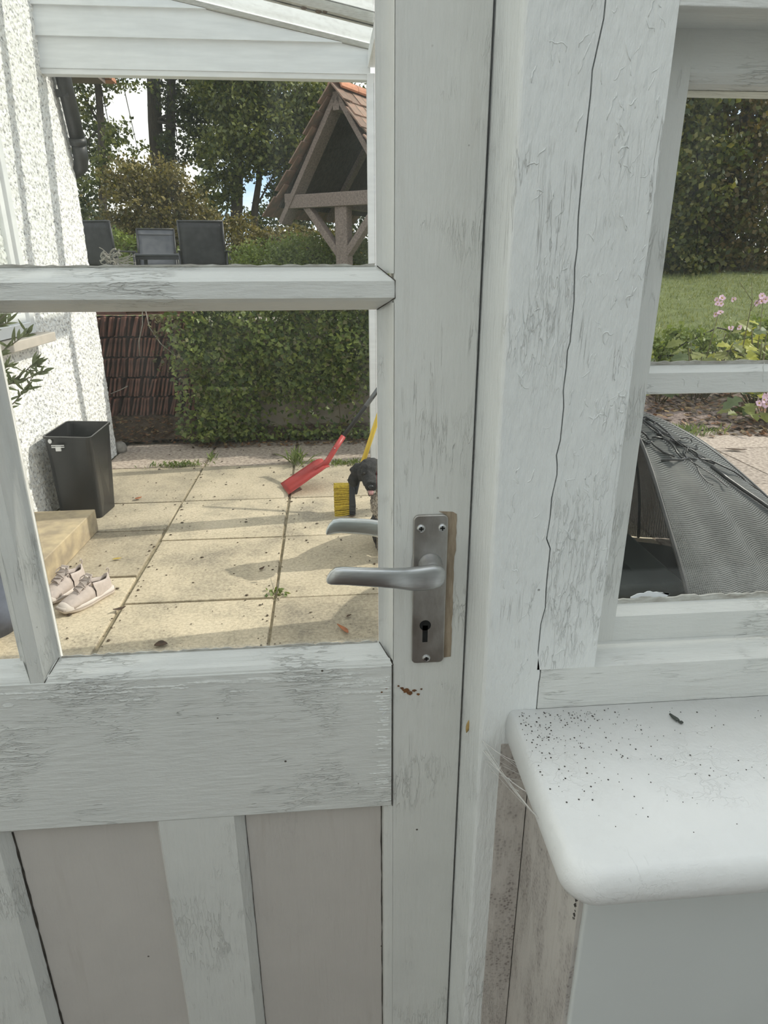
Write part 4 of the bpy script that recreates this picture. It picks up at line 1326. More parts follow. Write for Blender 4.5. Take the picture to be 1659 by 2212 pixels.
# outer ground below everything
tag(MB().box(-40, 40, -12, 60, -.4, -.13).build('ground', SOIL), 'dark ground under the garden', kind='structure')
n = 16000
px_ = RNG.uniform(3, 9.5, n); py_ = 7.4 + 7.4 * RNG.random(n) ** 1.3
pz_ = np.array([terrain(a, c) for a, c in zip(px_, py_)]) + .02
base = np.column_stack([px_, py_, pz_]); h = RNG.uniform(.03, .085, n)
tip = base + np.column_stack([RNG.normal(size=n) * .03, RNG.normal(size=n) * .03, h])
sd_ = unit(np.column_stack([RNG.normal(size=n), RNG.normal(size=n), np.zeros(n)])) * .007
V = np.stack([base - sd_, base + sd_, tip], 1).reshape(-1, 3)
LAWNB = leaf_mat('lawn_blades', [(.17, .205, .06), (.29, .31, .10), (.13, .17, .05), (.38, .37, .16)], .3)
tag(fast_quads('lawn_grass', V, 3, LAWNB), 'short mown grass of the sloping lawn', 'grass', kind='stuff')

# leaf litter on bank and mulch
LITTER = leaf_mat('leaf_litter', [(.16, .075, .04), (.27, .13, .06), (.10, .06, .04), (.34, .24, .12), (.05, .035, .025)], .1)
def litter(name, x0, x1, y0, y1, n, size, label):
    x = RNG.uniform(x0, x1, n); y = RNG.uniform(y0, y1, n)
    z = np.array([max(terrain(a, c), 0) for a, c in zip(x, y)]) + RNG.uniform(.004, .02, n)
    V = leaf_cards(np.column_stack([x, y, z]), RNG.uniform(.6, 1.3, n) * size, 1.5, 2.0)
    tag(fast_quads(name, V, 4, LITTER), label, 'leaves', kind='stuff')
litter('leaf_litter', -2.2, -1.12, 5.45, 5.66, 700, .024, 'brown fallen leaves below the tile stack')
litter('leaf_litter', -1.1, .5, 5.30, 5.58, 800, .022, 'brown fallen leaves along the foot of the ivy')
litter('leaf_litter', 3.2, 6.5, 5.25, 5.75, 900, .04, 'reddish brown fallen leaves along the far patio edge')
litter('leaf_litter', 2.4, 5.5, 5.7, 6.9, 1100, .05, 'scattered pale leaves over the mulch strip')
st_ = MB().ball((-1.655, 5.255, .035), (.055, .05, .055), 9, 7).build('stone', STONE, None, smooth=True)
tag(st_, 'rounded grey stone at the foot of the house corner', 'stone')

# ------------------------------------------------------------------ stacked roof tiles
rr = random.Random(19)
tile_me = MB()
tile_me.prism([(-.0078, 0), (.0078, 0), (.0078, .140), (.013, .148), (.002, .153), (-.0078, .150)], 1, -.13, .13)
src = tile_me.build('clay_tile', TILE, None, bevel=.001, seg=1)
first = True
cnt = 0
for row in range(5):
    x = -2.06 + .01 * row
    while x < -1.12 - .01 * (row % 2):
        o = src if first else src.copy()
        if not first: COL.objects.link(o)
        first = False
        ln = R(rr.gauss(14, 3.5))
        o.location = (x, 5.80 + rr.uniform(-.02, .02) + .012 * (row % 2), .205 + row * .162)
        o.rotation_euler = (rr.gauss(0, .02), ln, rr.gauss(0, .03))
        tag(o, 'reddish clay roof tile standing on edge in the ' + ('lowest', 'second lowest', 'middle', 'second highest', 'highest')[row] + ' row of the tile stack', 'roof tile', 'clay roof tiles stacked on edge')
        cnt += 1
        x += rr.choice((.024, .027, .030, .036))
flat = MB().box(-.13, .13, -.08, .08, 0, .012)
srcf = flat.build('clay_tile', TILE, None)
ff = True
for k in range(4):
    for j in range(3):
        o = srcf if ff else srcf.copy()
        if not ff: COL.objects.link(o)
        ff = False
        o.location = (-1.95 + .245 * k + rr.uniform(-.02, .02), 5.80 + rr.uniform(-.02, .02), 1.018 + j * .014)
        o.rotation_euler = (0, rr.gauss(0, .01), rr.gauss(0, .06))
        tag(o, 'clay roof tile lying flat on top of the tile stack', 'roof tile', 'clay roof tiles lying flat')

# ------------------------------------------------------------------ retaining wall and ivy
tag(MB().box(-1.10, 1.25, 5.60, 6.04, 0, .97).build('wall_retaining', RENDERW, bevel=.01), 'low rendered retaining wall almost hidden under ivy', kind='structure')
tag(MB().box(-2.6, -1.10, 5.96, 6.06, 0, .93).build('wall_bank', RENDERW), 'rough wall behind the stacked tiles', kind='structure')
ivy = tag(empty('ivy_hedge', (-.3, 5.5, 0)), 'dense green ivy hanging over the retaining wall beyond the patio', 'ivy')
IVYM = leaf_mat('ivy_leaf', [(.04, .075, .014), (.10, .15, .03), (.18, .23, .05), (.28, .33, .08), (.07, .11, .024)], .33)
IVYD = leaf_mat('ivy_dry', [(.20, .19, .08), (.15, .13, .06), (.10, .12, .045)], .25)
pts = []
tries = RNG.random((60000, 4))
for a, c, d, e in tries:
    x = -1.22 + 2.5 * a; z = .02 + 1.20 * c
    nz = mnoise.noise(Vector((x * 2.4, z * 2.4, 5))) * .5 + .5
    if z > .46: keep = 1.0
    elif x < -.68: keep = .95 if z < .46 else 1
    elif -.55 < x < .55: keep = .10 + .55 * max(0, (z - .30) / .16) + (.35 if z < .10 else 0)
    else: keep = .5
    if x > .22 and .28 < z < .7: keep *= .45
    if x < -1.05: keep *= .25 * (x + 1.25) / .2 + .1
    keep *= .45 + .75 * nz
    if e > keep * .62: continue
    bulge = .02 + .26 * (mnoise.noise(Vector((x * 3.1 + 9, z * 3.6, 2))) * .5 + .5) + .20 * max(0, min(1, (z - .35) / .35)) * (1 - .35 * max(0, z - .8)) + .07 * nz
    if x < -.6 and z < .5: bulge += .12
    if z < .08: bulge = .18
    pts.append((x + .04 * (d - .5), 5.60 - bulge * (.35 + .65 * d ** .45), z))
pts = np.array(pts)
outw = np.tile(np.array([[.35, -.75, .9]]), (len(pts), 1))
fr_ = RNG.random(len(pts)) < .86
for nm, msk, mt in (('leaves', fr_, IVYM), ('dry_leaves', ~fr_, IVYD)):
    C_ = pts[msk]; k = len(C_)
    nrm_ = unit(RNG.normal(size=(k, 3)) * .75 + outw[msk]); t_ = RNG.normal(size=(k, 3)); t_[:, 2] -= .9
    t_ = unit(t_ - nrm_ * np.sum(t_ * nrm_, 1, keepdims=True)); b_ = np.cross(nrm_, t_)
    s_ = (RNG.uniform(.018, .042, k)).reshape(-1, 1)
    sh5 = [(-.55, 0), (-.25, .62), (.12, .30), (.75, 0), (.12, -.30), (-.25, -.62)]
    V = np.stack([C_ + t_ * s_ * q[0] + b_ * s_ * q[1] for q in sh5], 1).reshape(-1, 3)
    tag(fast_quads(nm, V, 6, mt, ivy), kind='stuff')
rr = random.Random(23)
IVS = simple('ivy_stem', (.20, .16, .11), (.12, .095, .065), 30, .9)
for k in range(26):
    x = rr.uniform(-1.15, .5); y = 5.56 - rr.uniform(0, .12)
    pts_ = [Vector((x, y, rr.uniform(.6, 1.0)))]
    for j in range(6):
        pts_.append(pts_[-1] + Vector((rr.gauss(0, .05), rr.gauss(0, .015), -rr.uniform(.05, .13))))
        pts_[-1].z = max(pts_[-1].z, .02)
    MB().tube(pts_, .0035, 5).build('stem', IVS, ivy, smooth=True)
vine = tag(empty('dry_vine', (-1.5, 5.62, .2)), 'pale bare vine stems trailing down over the tile stack', 'vine')
for p in ([(-1.43, 5.60, 1.12), (-1.45, 5.60, .95), (-1.50, 5.62, .82), (-1.515, 5.64, .70)], [(-1.42, 5.60, 1.12), (-1.40, 5.60, .93), (-1.33, 5.61, .80), (-1.22, 5.60, .70), (-1.12, 5.58, .66)], [(-1.78, 5.62, .40), (-1.68, 5.58, .44), (-1.62, 5.56, .47)]):
    MB().tube(p, .004, 5).build('stem', DRIED, vine, smooth=True)
V = leaf_cards(np.column_stack([RNG.uniform(-1.38, -1.0, 320), RNG.uniform(5.52, 5.62, 320), 1.02 - .45 * RNG.random(320) ** 1.6]), RNG.uniform(.014, .03, 320))
tag(fast_quads('leaves', V, 4, IVYD, vine), kind='stuff')

# ------------------------------------------------------------------ garden chairs and table on the upper level
ZU = .93
def sling_chair(sling, recline=8):
    r_ = empty('garden_chair', (0, 0, 0))
    # local: front towards -y, seat height .42
    ta = math.tan(R(recline))
    for s_ in (-1, 1):
        x = .275 * s_
        MB().tube([(x, .20, .40), (x, .20 + .58 * ta, .98)], .013, 8).build('back_rail', CHAIRF, r_, smooth=True, local=True)
        MB().tube([(x, -.24, .40), (x, .22, .40)], .013, 8).build('seat_rail', CHAIRF, r_, smooth=True, local=True)
        MB().tube([(x * 1.08, -.22, .0), (x * 1.08, -.22, .62)], .014, 8).build('leg', CHAIRF, r_, smooth=True, local=True)
        MB().tube([(x * 1.08, .30, .0), (x * 1.08, .22, .62)], .014, 8).build('leg', CHAIRF, r_, smooth=True, local=True)
        MB().box(x * 1.08 - .022, x * 1.08 + .022, -.26, .26, .615, .635).build('armrest', CHAIRF, r_, local=True, bevel=.005)
    MB().tube([(-.28, .20 + .58 * ta, .975), (.28, .20 + .58 * ta, .975)], .013, 8).build('top_rail', CHAIRF, r_, smooth=True, local=True)
    MB().tube([(-.28, .20 + .50 * ta, .895), (.28, .20 + .50 * ta, .895)], .006, 8).build('sling_seam', simple('seam', (.09, .09, .095), (.07, .07, .075), 30, .6), r_, smooth=True, local=True)
    rings = [[(x, .205 + (z - .42) * ta + .02 * math.sin(math.pi * (z - .42) / .54) * (1 - (x / .27) ** 2), z) for x in np.linspace(-.268, .268, 9)] for z in np.linspace(.42, .97, 8)]
    o = MB().loft(rings, cap=False, closed=False).build('back_sling', sling, r_, smooth=True, local=True, fix=False)
    s_ = o.modifiers.new('s', 'SOLIDIFY'); s_.thickness = .004
    rings = [[(x, y, .408 - .02 * math.sin(math.pi * (y + .24) / .46) * (1 - (x / .27) ** 2)) for x in np.linspace(-.268, .268, 9)] for y in np.linspace(-.24, .22, 7)]
    o = MB().loft(rings, cap=False, closed=False).build('seat_sling', sling, r_, smooth=True, local=True, fix=False)
    s_ = o.modifiers.new('s', 'SOLIDIFY'); s_.thickness = .004
    return r_
def ch_at(px0, Y): return px0
c1 = sling_chair(SLING)
c1.location = (-1.545, 9.55, ZU); c1.rotation_euler = (0, 0, R(180 + 2))
tag(c1, 'black sling garden chair with its back to us, right of the table', 'chair', 'garden chairs on the upper terrace')
c2 = copy_tree(c1); c2.location = (-2.86, 9.6, ZU); c2.rotation_euler = (0, 0, R(180 - 12))
tag(c2, 'black sling garden chair cut by the white house wall', 'chair')
c3 = sling_chair(SLINGL, 14)
c3.location = (-2.52, 11.0, ZU); c3.rotation_euler = (0, 0, R(8))
tag(c3, 'lighter grey sling garden chair facing us behind the table', 'chair', 'garden chairs on the upper terrace')
tb = tag(empty('garden_table', (-2.25, 10.35, ZU)), 'dark grey low garden table between the sling chairs', 'table')
MB().box(-2.62, -1.80, 10.05, 10.65, ZU + .58, ZU + .605).build('table_top', SLINGL, tb, bevel=.005)
MB().box(-2.60, -1.82, 10.07, 10.63, ZU + .53, ZU + .58).build('apron', CHAIRF, tb)
for x in (-2.59, -1.83):
    for y in (10.08, 10.62):
        MB().box(x - .022, x + .022, y - .022, y + .022, ZU, ZU + .53).build('leg', CHAIRF, tb)
for (x, y, s_, lb) in ((-1.80, 8.9, .10, 'small grey standing stone between the two right garden chairs'), (-1.19, 9.3, .085, 'pale boulder right of the right garden chair')):
    o = MB().loft([[(x + q * math.cos(2 * math.pi * k / 9) * (1 + .1 * math.sin(k * 2.1)), y + q * math.sin(2 * math.pi * k / 9), ZU + z) for k in range(9)] for q, z in ((s_, 0), (s_ * 1.0, .25), (s_ * .75, .38), (s_ * .3, .46))]).build('stone', STONE, None, smooth=True)
    tag(o, lb, 'stone')

# ------------------------------------------------------------------ timber well house with tiled roof
wh = tag(empty('well_house', (.255, 8.5, ZU), rz=R(-36)), 'open oak well house with mossy clay tiled gable roof', 'well house')
EH, AH, HS = 1.14, 2.30, .93            # eave height, apex height, half span (local)
LR = 1.9                                # ridge length
for s_ in (-1, 1):
    for y, lb in ((0.0, None), (LR, None)):
        MB().beam((s_ * .02, y, AH - .11), (s_ * (HS - .05), y, EH - .20), .06, .20, up=(0, 1, 0)).build('rafter', OAK, wh, local=True, bevel=.006)
    MB().beam((s_ * .02, LR * .5, AH - .13), (s_ * HS * .95, LR * .5, EH - .12), .05, .10, up=(0, 1, 0)).build('rafter', OAK, wh, local=True)
    # roof boarding under the tiles, interior shade put into its dark colour
    dv = Vector((s_ * HS, 0, EH - AH)); dn = Vector((s_ * (AH - EH), 0, HS)).normalized()
    b = MB()
    p = [Vector((0, -.06, AH)), Vector((0, LR + .06, AH)), Vector((s_ * HS, LR + .06, EH)), Vector((s_ * HS, -.06, EH))]
    b.add([q - dn * .045 for q in p] + [q - dn * .02 for q in p], [(0, 1, 2, 3), (7, 6, 5, 4), (0, 4, 5, 1), (1, 5, 6, 2), (2, 6, 7, 3), (3, 7, 4, 0)])
    b.build('roof_boarding', BARK, wh, local=True)
    MB().box(s_ * .74 - .05, s_ * .74 + .05, -.10, LR + .1, EH + .02, EH + .12).build('wall_plate', OAK, wh, local=True, bevel=.006)
    # braces
    for y in (0.0, LR):
        MB().beam((s_ * .52, y, EH - .02), (s_ * .06, y, EH - .56), .08, .11, up=(0, 1, 0)).build('brace', OAK, wh, local=True, bevel=.006)
for y in (0.0, LR):
    MB().beam((-.80, y - .03, EH + .03), (.80, y - .03, EH + .03), .11, .15).build('tie_beam', OAK, wh, local=True, bevel=.008)
    MB().box(-.085, .085, y - .06, y + .06, 0, EH).build('post', OAK, wh, local=True, bevel=.01)
MB().box(-.04, .04, -.10, LR + .1, AH - .24, AH - .06).build('ridge_beam', OAK, wh, local=True)
for k in range(9):
    z0_ = EH + .1 + k * .115
    hw_ = HS * (AH - z0_ - .11) / (AH - EH) - .02
    MB().box(-hw_, hw_, LR - .06, LR - .035, z0_, z0_ + .108).build('gable_shade_board', BARK, wh, local=True)  # back boards added, their dark colour paints in the interior shade
# tiles, each one laid in courses
rr = random.Random(27)
tm = MB().box(-.082, .082, -.145, .145, -.007, .007).build('roof_tile', TILEG, wh, local=True)
firstt = True
for s_ in (-1, 1):
    slope = Vector((s_ * HS, 0, EH - AH)); SLn = slope.length; sdir = slope.normalized()
    dn = Vector((s_ * (AH - EH), 0, HS)).normalized()
    nrow = 9
    for k in range(nrow):
        d_ = .10 + (SLn - .06) * k / (nrow - 1)
        for j in range(12):
            y = -.10 + j * .17 + (.04 if k % 2 else -.02)
            c = Vector((0, y, AH)) + sdir * d_ + dn * (.012 + rr.uniform(-.004, .006))
            tilt = sdir.copy() - dn * (-.10 + rr.uniform(-.03, .03))
            tilt.normalize()
            X = Vector((0, 1, 0)); Yv = tilt; Zv = X.cross(Yv)
            if Zv.dot(dn) < 0: Zv = -Zv; X = -X
            if firstt: o = tm; firstt = False
            else:
                o = tm.copy(); COL.objects.link(o)
            mt = Matrix((X, Yv, Zv)).transposed().to_4x4(); mt.translation = c
            o.parent = wh
            o.matrix_local = mt @ Matrix.Rotation(rr.gauss(0, .03), 4, 'Z')
for j in range(6):
    a0 = -.12 + j * .345
    ring = lambda y: [(.10 * math.cos(a), y, AH - .02 + .085 * math.sin(a)) for a in np.linspace(0, math.pi, 9)] + [(.085 * math.cos(a), y, AH - .035 + .072 * math.sin(a)) for a in np.linspace(math.pi, 0, 9)]
    MB().loft([ring(a0), ring(a0 + .335)]).build('ridge_tile', TILEO, wh, smooth=False, local=True)
# the well kerb underneath
MB().loft([[(q * math.cos(2 * math.pi * k / 20), LR / 2 + q * math.sin(2 * math.pi * k / 20), z) for k in range(20)] for q, z in ((.52, 0), (.50, .32), (.38, .32), (.38, .05))]).build('well_kerb', STONE, wh, local=True)

# ------------------------------------------------------------------ trees and shrubs
DKG = leaf_mat('dark_green_leaf', [(.015, .028, .008), (.05, .072, .018), (.12, .14, .035), (.03, .048, .012)], .33)
MDG = leaf_mat('mid_green_leaf', [(.03, .05, .012), (.11, .14, .03), (.24, .25, .06), (.06, .085, .02)], .36)
OLG = leaf_mat('olive_brown_leaf', [(.08, .075, .02), (.20, .17, .045), (.30, .24, .08), (.07, .075, .02), (.15, .11, .04)], .36)
LTG = leaf_mat('light_green_leaf', [(.12, .175, .035), (.20, .26, .06), (.27, .32, .09), (.15, .20, .05)], .4)


def tree(name, loc, trunks, blobs, n, size, m, label, cat, group=None, bark=BARK, branches=8, seed=1, elong=1.6):
    o = tag(empty(name, loc), label, cat, group)
    rr_ = random.Random(seed)
    for pts, r0, r1 in trunks:
        MB().tube(pts, np.linspace(r0, r1, len(pts)), 8).build('trunk', bark, o, smooth=True)
    for k in range(branches):
        pts, r0, r1 = rr_.choice(trunks)
        i = rr_.randrange(len(pts) // 2, len(pts))
        s_ = Vector(pts[i]); bl = rr_.choice(blobs)
        e_ = Vector(bl[:3]) + Vector((rr_.uniform(-.7, .7) * bl[3], rr_.uniform(-.7, .7) * bl[4], rr_.uniform(-.5, .6) * bl[5]))
        mid = (s_ + e_) / 2 + Vector((rr_.gauss(0, .12), 0, rr_.uniform(-.1, .25)))
        MB().tube([s_, mid, e_], [max(.012, r1 * .5), max(.009, r1 * .3), .006], 5).build('branch', bark, o, smooth=True)
    P = blob_points(blobs, n)
    V = leaf_cards(P, RNG.uniform(.6, 1.35, len(P)) * size, elong, .2)
    tag(fast_quads('foliage', V, 4, m, o), kind='stuff')
    return o


G = 'trees behind the upper garden'
# tall thin tree at the left
tree('garden_tree', (-5.0, 17.0, ZU), [([(-5.0, 17, ZU), (-4.95, 17, 2.6), (-4.75, 17, 4.2), (-4.60, 17, 6.5), (-4.5, 17, 9)], .11, .05)],
     [(-5.3, 17, 3.4, .8, .7, .5), (-4.4, 17, 3.9, .6, .6, .5), (-5.3, 17.2, 4.8, .9, .7, .5), (-4.3, 16.8, 5.3, .9, .8, .5), (-5.0, 17, 6.4, 1.4, 1, .7), (-4.0, 17, 7.4, 1.5, 1, 1)], 9000, .062, MDG,
     'slender tree with thin crown beside the white house wall', 'tree', G, branches=12, seed=3)
# twin dark trunks
tree('garden_tree', (-3.95, 18.5, ZU), [([(-3.95, 18.5, ZU), (-3.95, 18.5, 3.2), (-3.90, 18.5, 4.6), (-3.75, 18.5, 6.5), (-3.6, 18.5, 9)], .24, .10), ([(-3.90, 18.5, 2.8), (-3.62, 18.5, 4.0), (-3.42, 18.5, 5.4), (-3.2, 18.5, 8)], .15, .07)],
     [(-3.0, 18.4, 5.2, 1.0, .8, .7), (-2.3, 18.4, 4.7, .9, .8, .7), (-3.6, 18.6, 6.6, 1.3, 1.0, .8), (-2.6, 18.4, 5.6, 1.0, .9, .6), (-4.6, 18.5, 6.9, 1.3, 1, .8), (-3.1, 18.2, 4.1, .8, .6, .5)], 14000, .065, DKG,
     'dark twin-trunked tree rising behind the golden bush', 'tree', G, branches=16, seed=5)
# big green tree in the middle
tree('garden_tree', (-1.9, 16.0, ZU), [([(-1.9, 16, ZU), (-1.85, 16, 2.4), (-1.7, 16, 3.6), (-1.5, 16, 5.2)], .17, .05), ([(-1.6, 16, ZU), (-1.45, 16, 2.5), (-1.2, 16, 3.6)], .10, .05)],
     [(-1.9, 15.8, 3.5, .75, .7, .6), (-1.2, 15.8, 3.9, .9, .8, .7), (-1.7, 15.9, 4.7, .9, .8, .7), (-.8, 16, 4.7, .9, .8, .7), (-.5, 16, 3.7, .8, .7, .7), (-1.6, 16, 5.3, 1.0, .8, .45), (.2, 16, 4.3, .9, .7, .7), (-2.2, 15.8, 2.9, .5, .5, .4)], 26000, .06, MDG,
     'broad leafy green tree in the middle of the view', 'tree', G, branches=14, seed=8)
tree('garden_tree', (.6, 18.5, ZU), [([(.6, 18.5, ZU), (.6, 18.5, 3), (.7, 18.5, 5)], .18, .06)],
     [(-.6, 18.5, 3.0, .8, .7, .7), (.2, 18.3, 3.6, 1.0, .8, .8), (.3, 18.4, 4.9, 1.1, .8, .6), (1.4, 18.3, 4.3, 1.2, 1, .9)], 14000, .07, DKG,
     'dark green tree behind the well house roof', 'tree', G, branches=12, seed=9)
tree('garden_tree', (-7.4, 19.5, ZU), [([(-7.4, 19.5, ZU), (-7.2, 19.5, 3.4), (-6.9, 19.5, 6), (-6.6, 19.5, 8)], .16, .06)],
     [(-6.6, 19.5, 3.0, 1.1, .8, .8), (-6.0, 19.5, 4.4, 1.0, .8, .6), (-6.5, 19.4, 6.1, 1.4, 1, .7)], 7000, .066, DKG, 'thin dark tree partly hidden by the house corner', 'tree', G, seed=12)
# golden-brown round bush
tree('garden_bush', (-3.05, 13.5, ZU), [([(-3.05, 13.5, ZU), (-3.0, 13.5, 1.8), (-2.9, 13.5, 2.6)], .06, .02)],
     [(-3.1, 13.4, 2.35, .85, .7, .6), (-2.75, 13.3, 2.75, .55, .5, .42), (-3.35, 13.4, 2.75, .55, .5, .42), (-2.35, 13.4, 2.15, .5, .5, .5), (-3.05, 13.4, 1.7, 1.1, .7, .6)], 16000, .043, OLG,
     'rounded golden-brown bush behind the garden chairs', 'bush', 'shrubs of the upper garden', branches=10, seed=14)
tree('garden_bush', (-4.8, 15.0, ZU), [([(-4.8, 15, ZU), (-4.8, 15, 1.9)], .06, .02)],
     [(-5.0, 15, 1.9, .9, .6, .6), (-4.1, 15, 1.8, .7, .6, .55), (-6.0, 15, 2.0, .9, .6, .7)], 8000, .055, DKG, 'dark shrub left of the golden bush', 'bush', 'shrubs of the upper garden', seed=15)
tree('garden_bush', (-1.2, 13.0, ZU), [([(-1.2, 13, ZU), (-1.2, 13, 1.7)], .05, .02)],
     [(-1.5, 13, 1.75, .7, .5, .45), (-.6, 13, 1.65, .7, .5, .4), (-2.2, 13, 1.6, .5, .5, .4), (.1, 13, 1.6, .7, .5, .4)], 11000, .043, OLG, 'tangled olive-brown shrub between bush and well house', 'bush', 'shrubs of the upper garden', seed=16)
tree('garden_bush', (-.45, 9.6, ZU), [([(-.45, 9.6, ZU), (-.45, 9.6, 1.4)], .04, .02)],
     [(-.75, 9.5, 1.38, .55, .45, .28), (-.2, 9.6, 1.46, .55, .45, .30), (.35, 9.9, 1.45, .5, .4, .3)], 16000, .027, LTG, 'low bright green mound of shrub before the well house', 'bush', 'shrubs of the upper garden', branches=4, seed=18)
tree('garden_bush', (-2.35, 12.2, ZU), [([(-2.35, 12.2, ZU), (-2.35, 12.2, 1.5)], .04, .02)],
     [(-2.85, 12.2, 1.55, .42, .35, .35), (-1.95, 12.2, 1.5, .40, .35, .35), (-3.6, 12.2, 1.65, .5, .35, .4)], 4200, .045, LTG, 'yellow-green shrub seen between the garden chairs', 'bush', 'shrubs of the upper garden', branches=4, seed=20)
# dark hedge far behind for the lower band
tree('tall_hedge', (-3.0, 22.0, ZU), [([(-3, 22, ZU), (-3, 22, 2.2)], .1, .05)],
     [(-9 + 1.5 * k, 22, 2.0 + .25 * math.sin(k * 1.9), 1.2, .8, 1.15) for k in range(9)], 16000, .085, DKG, 'long dark hedge far behind the garden trees', 'hedge', branches=6, seed=22)
# trees beyond the lawn, seen through the window
G2 = 'trees beyond the lawn'
SKEW = leaf_mat('hedge_tree_leaf', [(.03, .05, .012), (.08, .10, .022), (.15, .165, .04), (.22, .20, .05), (.05, .075, .016)], .38)
SKEWB = leaf_mat('copper_leaf', [(.10, .075, .02), (.20, .14, .045), (.06, .07, .018), (.15, .155, .04)], .38)
for (x, y, m, lb, sd_, nn) in ((7.2, 15.2, SKEW, 'dark dense evergreen tree beyond the lawn, next to the window post', 31, 24000), (9.2, 15.6, SKEWB, 'copper-tinged dark tree beyond the lawn at the right edge', 33, 22000), (11.6, 16.2, SKEW, 'dark tree beyond the lawn outside the right edge', 35, 9000), (5.2, 16.5, SKEW, 'dark tree beyond the lawn hidden behind the window post', 37, 9000)):
    tree('evergreen_tree', (x, y, 1.2), [([(x, y, 1.1), (x, y, 3.5), (x + .1, y, 6)], .2, .08)],
         [(x, y, 1.9, 1.3, .9, .8), (x + .6, y - .1, 1.5, 1.0, .6, .5), (x - .6, y - .1, 1.5, 1.0, .6, .5), (x, y + 1.0, 1.8, 1.5, .4, .9), (x - .4, y - .3, 2.9, 1.2, .9, .9), (x + .5, y - .2, 3.2, 1.2, .9, 1.0), (x, y - .1, 4.4, 1.3, 1.0, 1.0), (x + .1, y, 5.6, 1.3, 1.0, 1.0), (x, y + .8, 3.2, 1.5, .6, 2.2)], nn, .085, m, lb, 'tree', G2, branches=8, seed=sd_, elong=1.4)

# ------------------------------------------------------------------ flower bed outside the window
FLM = [leaf_mat('anemone_leaf_a', [(.17, .20, .04), (.21, .24, .05)], .4), leaf_mat('anemone_leaf_b', [(.42, .44, .06), (.50, .50, .08)], .45), leaf_mat('anemone_leaf_c', [(.24, .26, .07), (.28, .30, .08)], .4), leaf_mat('anemone_leaf_d', [(.09, .13, .045), (.12, .16, .055)], .35)]
PINK = simple('pink_petal', (.72, .47, .60), (.80, .60, .70), 90, .5)
FST = simple('flower_stem', (.14, .12, .05), (.10, .09, .04), 30, .8)
YC = simple('flower_centre', (.55, .40, .06), (.4, .3, .05), 60, .7)
def lobed_leaf(c, d, n_, L):
    d = Vector(d).normalized(); n_ = Vector(n_).normalized(); s_ = d.cross(n_).normalized(); n_ = s_.cross(d)
    out = [(0, 0), (.12, .30), (.30, .20), (.42, .46), (.58, .24), (.72, .30), (1.0, 0), (.72, -.30), (.58, -.24), (.42, -.46), (.30, -.20), (.12, -.30)]
    vs = [Vector(c) + d * L * a + s_ * L * b2 + n_ * L * (.16 * abs(b2) - .25 * (a - .4) ** 2) for a, b2 in out]
    ctr = Vector(c) + d * L * .4
    return MB().add([ctr] + vs, [(0, i + 1, (i + 1) % 12 + 1) for i in range(12)])
def anemone(x, y, z, nleaf, spread, hgt, flowers, label, seed, tint):
    r_ = random.Random(seed)
    o = tag(empty('anemone_plant', (x, y, z)), label, 'flower', 'flowering plants outside the window')
    for k in range(nleaf):
        a = r_.uniform(0, 6.283); q = spread * r_.random() ** .6
        zz = z + hgt * r_.uniform(.25, 1.0) * (1 - .25 * q / spread)
        c = (x + q * math.cos(a), y + q * math.sin(a), zz)
        d = (math.cos(a) + r_.gauss(0, .5), math.sin(a) + r_.gauss(0, .5) - .3, r_.gauss(-.15, .3))
        lobed_leaf(c, d, (r_.gauss(0, .35), r_.gauss(-.45, .35), 1), r_.uniform(.09, .19)).build('leaf', FLM[r_.choices((0, 1, 2, 3), tint)[0]], o, fix=False)
        if k % 3 == 0:
            MB().tube([(x + q * .2 * math.cos(a), y + q * .2 * math.sin(a), z), c], .005, 5).build('stalk', FST, o, smooth=True)
    for (fx, fy, fz, num) in flowers:
        MB().tube([(x + (fx - x) * .3, y, z), ((x * .3 + fx * .7), y, z + (fz - z) * .5), (fx, fy, fz)], [.006, .005, .003], 5).build('stalk', FST, o, smooth=True)
        for q in range(num):
            c = Vector((fx + r_.gauss(0, .035), fy + r_.gauss(0, .03), fz + r_.gauss(0, .035)))
            fwd = Vector((r_.gauss(-.3, .3), -1, r_.gauss(.35, .3))).normalized()
            a1 = fwd.cross(Vector((0, 0, 1))).normalized(); a2 = fwd.cross(a1)
            b = MB()
            for p in range(5):
                th = 2 * math.pi * p / 5 + r_.random()
                dd = a1 * math.cos(th) + a2 * math.sin(th); ss = fwd.cross(dd)
                R_ = r_.uniform(.026, .036)
                b.add([c, c + dd * R_ * .6 + ss * R_ * .48 + fwd * .006, c + dd * R_ + fwd * .010, c + dd * R_ * .6 - ss * R_ * .48 + fwd * .006], [(0, 1, 2, 3)])
            fl = b.build('flower', PINK, o, fix=False)
            MB().ball(c + fwd * .006, .007, 6, 5).build('flower_centre', YC, fl, smooth=True)
    return o
anemone(3.78, 6.50, .05, 60, .46, .78, [(3.86, 6.45, 1.03, 8), (4.02, 6.45, .80, 2)], 'leafy anemone with a pink flower cluster, nearest the window post', 51, (5, 1, 4, 4))
anemone(4.36, 6.35, .05, 80, .44, .88, [(4.22, 6.35, 1.06, 7), (4.62, 6.2, .95, 3)], 'bright yellow-green anemone clump with pink flowers at the right', 53, (1, 6, 3, 1))
anemone(4.00, 5.66, .03, 50, .40, .40, [(3.82, 5.48, .27, 7)], 'lower anemone clump with a pink bloom below the glazing bar', 55, (4, 1, 4, 4))
anemone(3.36, 6.45, .05, 26, .30, .60, [], 'dark low leafy clump at the window post edge', 57, (4, 0, 3, 4))
